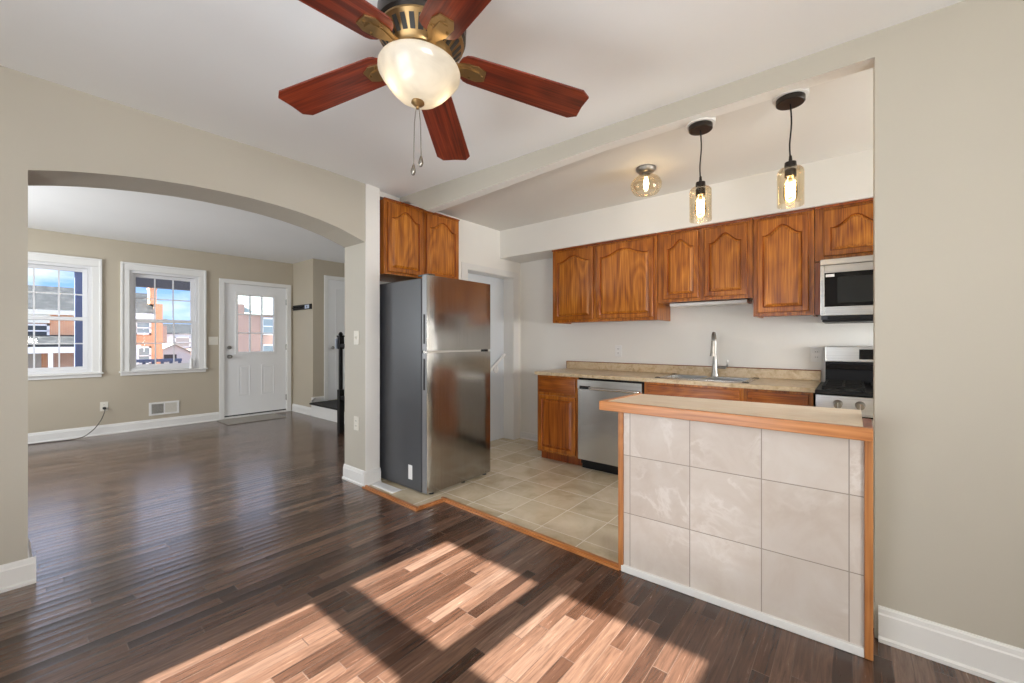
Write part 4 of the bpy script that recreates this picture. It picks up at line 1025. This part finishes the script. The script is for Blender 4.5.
# ------------------------------------------------------------------ pendants and flush light
def pendant(x, y, zt, label):
    r = thing('pendant_light', (x, y, zt), label, 'pendant lamp', 'glass jar pendants over the peninsula')
    MB().lathe([(0, zt - .0005), (.060, zt - .0005), (.060, zt - .022), (.056, zt - .026), (0, zt - .026)], x, y, 36).build('canopy', 'bronze', r, 40)
    MB().tube(smooth_path([(x, y, zt - .025), (x + .004, y, zt - .12), (x - .003, y, zt - .22), (x, y, zt - .300)], 4), .0035, 8).build('cord', 'black', r, 60)
    zc_ = zt - .300
    MB().lathe([(0, zc_ + .025), (.006, zc_ + .025), (.008, zc_), (.024, zc_ - .006), (.026, zc_ - .03), (.024, zc_ - .032), (.024, zc_ - .075), (0, zc_ - .075)], x, y, 28).build('socket', 'bronze', r, 40)
    zs_ = zc_ - .034
    MB().lathe([(.0262, zs_ + .001), (.045, zs_ - .002), (.054, zs_ - .012), (.056, zs_ - .03), (.056, zs_ - .176), (.055, zs_ - .180), (.0535, zs_ - .176), (.0535, zs_ - .03), (.0515, zs_ - .014), (.043, zs_ - .005), (.0262, zs_ - .002)], x, y, 40).build('glass_shade', 'amber', r, 50)
    zb_ = zc_ - .076
    bl = MB().lathe([(0, zb_), (.013, zb_), (.014, zb_ - .012), (.020, zb_ - .022), (.0285, zb_ - .045), (.0295, zb_ - .085), (.024, zb_ - .108), (.010, zb_ - .120), (0, zb_ - .121)], x, y, 24).build('bulb', clear('bulb_glass_%d' % int(abs(x) * 1000), (1.0, .93, .80), 1.0), r, 50)
    sp = [(x + .018 * math.cos(t * 1.25), y + .018 * math.sin(t * 1.25), zb_ - .022 - .0030 * t) for t in range(0, 27)]
    MB().tube(smooth_path(sp, 2), .0036, 8).build('filament', 'bulbglass', bl, 60)
pendant(-.638, 2.386, 2.380, 'left of the two glass jar pendants, nearer the flush light')
pendant(-.232, 2.392, 2.380, 'right of the two glass jar pendants, nearer the beige wall')
r = thing('flush_light', (-1.18, 2.996, ZK), 'flush ceiling light with an amber glass globe on the kitchen ceiling', 'ceiling lamp')
x, y = -1.18, 2.996
MB().lathe([(0, ZK - .0005), (.070, ZK - .0005), (.068, ZK - .020), (.05, ZK - .038), (.030, ZK - .042), (.030, ZK - .075), (0, ZK - .075)], x, y, 36).build('canopy', 'pewter', r, 40)
MB().lathe([(.031, ZK - .055), (.06, ZK - .060), (.095, ZK - .082), (.112, ZK - .115), (.110, ZK - .150), (.090, ZK - .182), (.085, ZK - .186), (.088, ZK - .180), (.107, ZK - .150), (.109, ZK - .115), (.093, ZK - .085), (.06, ZK - .063), (.031, ZK - .058)], x, y, 40).build('glass_globe', 'amber', r, 60)
MB().lathe([(0, ZK - .0755), (.011, ZK - .0755), (.013, ZK - .09), (.018, ZK - .12), (.012, ZK - .15), (0, ZK - .16)], x, y, 20).build('bulb', 'bulb', r, 60)

# ------------------------------------------------------------------ outside: porch, street, houses across
B(-110, -7.7, -60, 80, -3.3, -3.0).build('ground', 'asphalt', label='grey street ground in front of the house', category='street', **ST)
B(-9.8, -7.66, -1.5, 5, -.25, -.06).build('porch_floor', 'porchgrey', label='grey porch floor outside the front door', category='porch', **ST)
r = thing('porch_beam', (-9.62, 3.0, 2.15), 'dark grey porch beam seen through the top of the middle window', 'porch beam')
B(-9.70, -9.54, .95, 5.0, 2.15, 2.42).build('beam', 'porchgrey', r)
B(-9.72, -9.52, .95, 5.0, 2.421, 2.45).build('cap_board', 'porchgrey', r)
B(-9.69, -9.55, 4.80, 4.94, -.059, 2.149).build('post', 'bluepaint', r)
r = thing('porch_post', (-9.63, .74, -.06), 'blue-grey porch post seen through the right edge of the left window', 'post')
B(-9.70, -9.57, .69, .81, -.059, 2.33).build('shaft', 'bluepaint', r)
B(-9.73, -9.54, .56, .83, 2.331, 2.36).build('cap', 'porchgrey', r)
r = thing('porch_railing', (-9.6, 1.7, -.06), 'low dark porch railing outside the middle window', 'railing')
B(-9.64, -9.56, .82, 2.05, .83, .88).build('top_rail', 'bluepaint', r)
B(-9.63, -9.57, .82, 2.05, .10, .15).build('bottom_rail', 'bluepaint', r)
for i in range(10): B(-9.62, -9.58, .88 + i * .125, .92 + i * .125, .151, .829).build('baluster', 'bluepaint', r)

def hwin(par, X, y0, y1, z0, z1, glass='houseglass', fr='whitesiding'):
    m = MB(); t = .12
    for (a, b, c_, d) in ((y0, y0 + t, z0, z1), (y1 - t, y1, z0, z1), (y0, y1, z0, z0 + t), (y0, y1, z1 - t, z1), (y0, y1, (z0 + z1) / 2 - .04, (z0 + z1) / 2 + .04)): m.box(X, X + .10, a, b, c_, d)
    o = m.build('window', fr, par); B(X + .001, X + .04, y0 + t, y1 - t, z0 + t, z1 - t).build('pane', glass, o)

def sloped(par, name, mat_, x0, z0, x1, z1, y0, y1, th=.15):
    MB().prism([(x0, z0), (x1, z1), (x1, z1 - th), (x0, z0 - th)], 'y', y0, y1).build(name, mat_, par, recalc=True)

B(-8.2, -2.8, -5.4, -5.2, -3, 7.5).build('wall_sun_block', 'brickR', label='added brick wall keeping the sun off the living room side window', category='wall', **ST)  # unseen wall added to stop sun entering by the side opening
# row house seen through the left window
XO = -40
r = thing('row_house', (XO - 4, 0, -3), 'brick row house with grey slate roof and porch, seen through the left window', 'house', 'houses across the street')
B(XO - 8, XO, -6, 3.9, -2.999, 2.85).build('wall', 'brickO', r)
B(XO - 8.05, XO + .25, -6, 3.9, 2.85, 3.15).build('cornice', 'cream', r)
MB().prism([(XO + .2, 3.151), (XO - 3.2, 4.95), (XO - 8, 4.95), (XO - 8, 3.151)], 'y', -6, 3.9).build('roof', 'slate', r, recalc=True)
B(XO + .02, XO + .2, -6, 1.75, 2.30, 2.84).build('frieze', 'cream', r)
hwin(r, XO, -.1, 1.75, 1.35, 2.25, 'darkglass'); hwin(r, XO, -3, -1.4, 1.35, 2.25, 'darkglass')
MB().prism([(XO + .01, 1.55), (XO + 2.2, .95), (XO + 2.2, .80), (XO + .01, .90)], 'y', -6, 3.9).build('porch_roof', 'slate', r, recalc=True)
B(XO + 2.0, XO + 2.25, -6, 3.9, .42, .79).build('porch_fascia', 'whitesiding', r)
for y in (-1.6, .35, 1.6, 3.6): B(XO + 1.95, XO + 2.15, y, y + .2, -1.2, .419).build('porch_column', 'whitesiding', r)
B(XO + .01, XO + .08, .75, 1.4, -1.2, .6).build('house_door', 'vent', r); B(XO + .01, XO + .06, 1.8, 3.8, -1.2, .6).build('porch_wall', 'brickR', r)

# brick house seen through the middle window, left half
r = thing('row_house', (XO - 4, 5.8, -3), 'orange brick row house with end chimney, left half of the middle window', 'house', 'houses across the street')
B(XO - 8, XO, 4.2, 7.0, -2.999, 2.9).build('wall', 'brickO', r)
B(XO - 8, XO + .03, 7.0, 7.42, -2.999, 3.9).build('end_wall', 'brickO', r)
MB().prism([(XO + .2, 3.16), (XO - 2.6, 4.85), (XO - 8, 4.85), (XO - 8, 3.16)], 'y', 4.2, 6.98).build('roof', 'slate', r, recalc=True)
B(XO - 1.2, XO - .4, 6.75, 7.15, 3.9, 5.0).box(XO - 1.25, XO - .35, 6.72, 7.18, 5.0, 5.12).build('chimney', 'brickO', r)
B(XO + .001, XO + .25, 4.2, 6.98, 2.70, 3.15).build('cornice', 'whitesiding', r)
hwin(r, XO, 5.85, 6.75, 1.62, 2.6)
hwin(r, XO, 5.95, 6.75, -.6, .75)
MB().prism([(5.2, .9), (5.75, .9), (5.35, 1.5), (5.2, 1.5)], 'x', XO + .001, XO + 1.2).build('porch_roof', 'slate', r, recalc=True)
B(XO + .001, XO + 1.25, 5.2, 6.0, .62, .88).build('porch_fascia', 'whitesiding', r)
B(XO + 1.0, XO + 1.2, 5.70, 5.86, -1.4, .619).build('porch_column', 'whitesiding', r)
# far row behind
XR = -66
r = thing('row_house', (XR - 4, 14, -3), 'distant pale row house with dark roof, right half of the middle window', 'house', 'houses across the street')
B(XR - 8, XR, 12.1, 18.5, -2.999, 2.0).build('wall', 'whitesiding', r)
MB().prism([(XR + .3, 2.0), (XR - 3, 3.35), (XR - 8, 3.35), (XR - 8, 2.0)], 'y', 12.6, 18.5).build('roof', 'slate', r, recalc=True)
B(XR + .001, XR + .3, 11.6, 12.6, -2.999, 3.0).build('end_wall', 'brickR', r)
hwin(r, XR, 13.4, 15.0, .25, 1.6, 'vent'); hwin(r, XR, 15.4, 16.6, .25, 1.6)
MB().prism([(XR + .01, .1), (XR + .01, .25), (XR + 2.5, -.6), (XR + 2.5, -.75)], 'y', 12.2, 18.5).build('porch_roof', 'brickR', r, recalc=True)
XG = -48
r = thing('garage', (XG - 2, 10, -3), 'small white gabled garage low in the middle window', 'garage')
MB().prism([(8.35, -2.999), (10.95, -2.999), (10.95, .05), (9.75, .78), (8.35, .05)], 'x', XG - 4, XG).build('wall', 'whitesiding', r, recalc=True)
B(XG + .001, XG + .04, 9.0, 9.9, -.75, -.1).build('door', 'porchgrey', r)
MB().prism([(8.2, .05), (9.75, .90), (11.1, .08), (11.1, .0), (9.75, .80), (8.2, -.05)], 'x', XG - 4.1, XG + .15).build('roof', 'cream', r, recalc=True)
# house seen through the front door panes
XD = -34
r = thing('row_house', (XD - 4, 11.5, -3), 'pale red brick house with light windows, seen through the front door panes', 'house', 'houses across the street')
B(XD - 8, XD, 10.3, 17, -2.999, 3.1).build('wall', 'brickR', r)
MB().prism([(XD + .2, 3.101), (XD - 3, 5.6), (XD - 8, 5.6), (XD - 8, 3.101)], 'y', 10.9, 17).build('roof', 'paleroof', r, recalc=True)
B(XD - 8, XD + .02, 10.3, 10.9, 3.101, 3.8).build('parapet', 'brickR', r)
hwin(r, XD, 12.0, 13.1, 1.6, 2.9); hwin(r, XD, 12.0, 13.1, -.9, .9)
B(XD + .001, XD + 1.3, 13.2, 15, .8, 1.5).build('porch_roof', 'whitesiding', r)
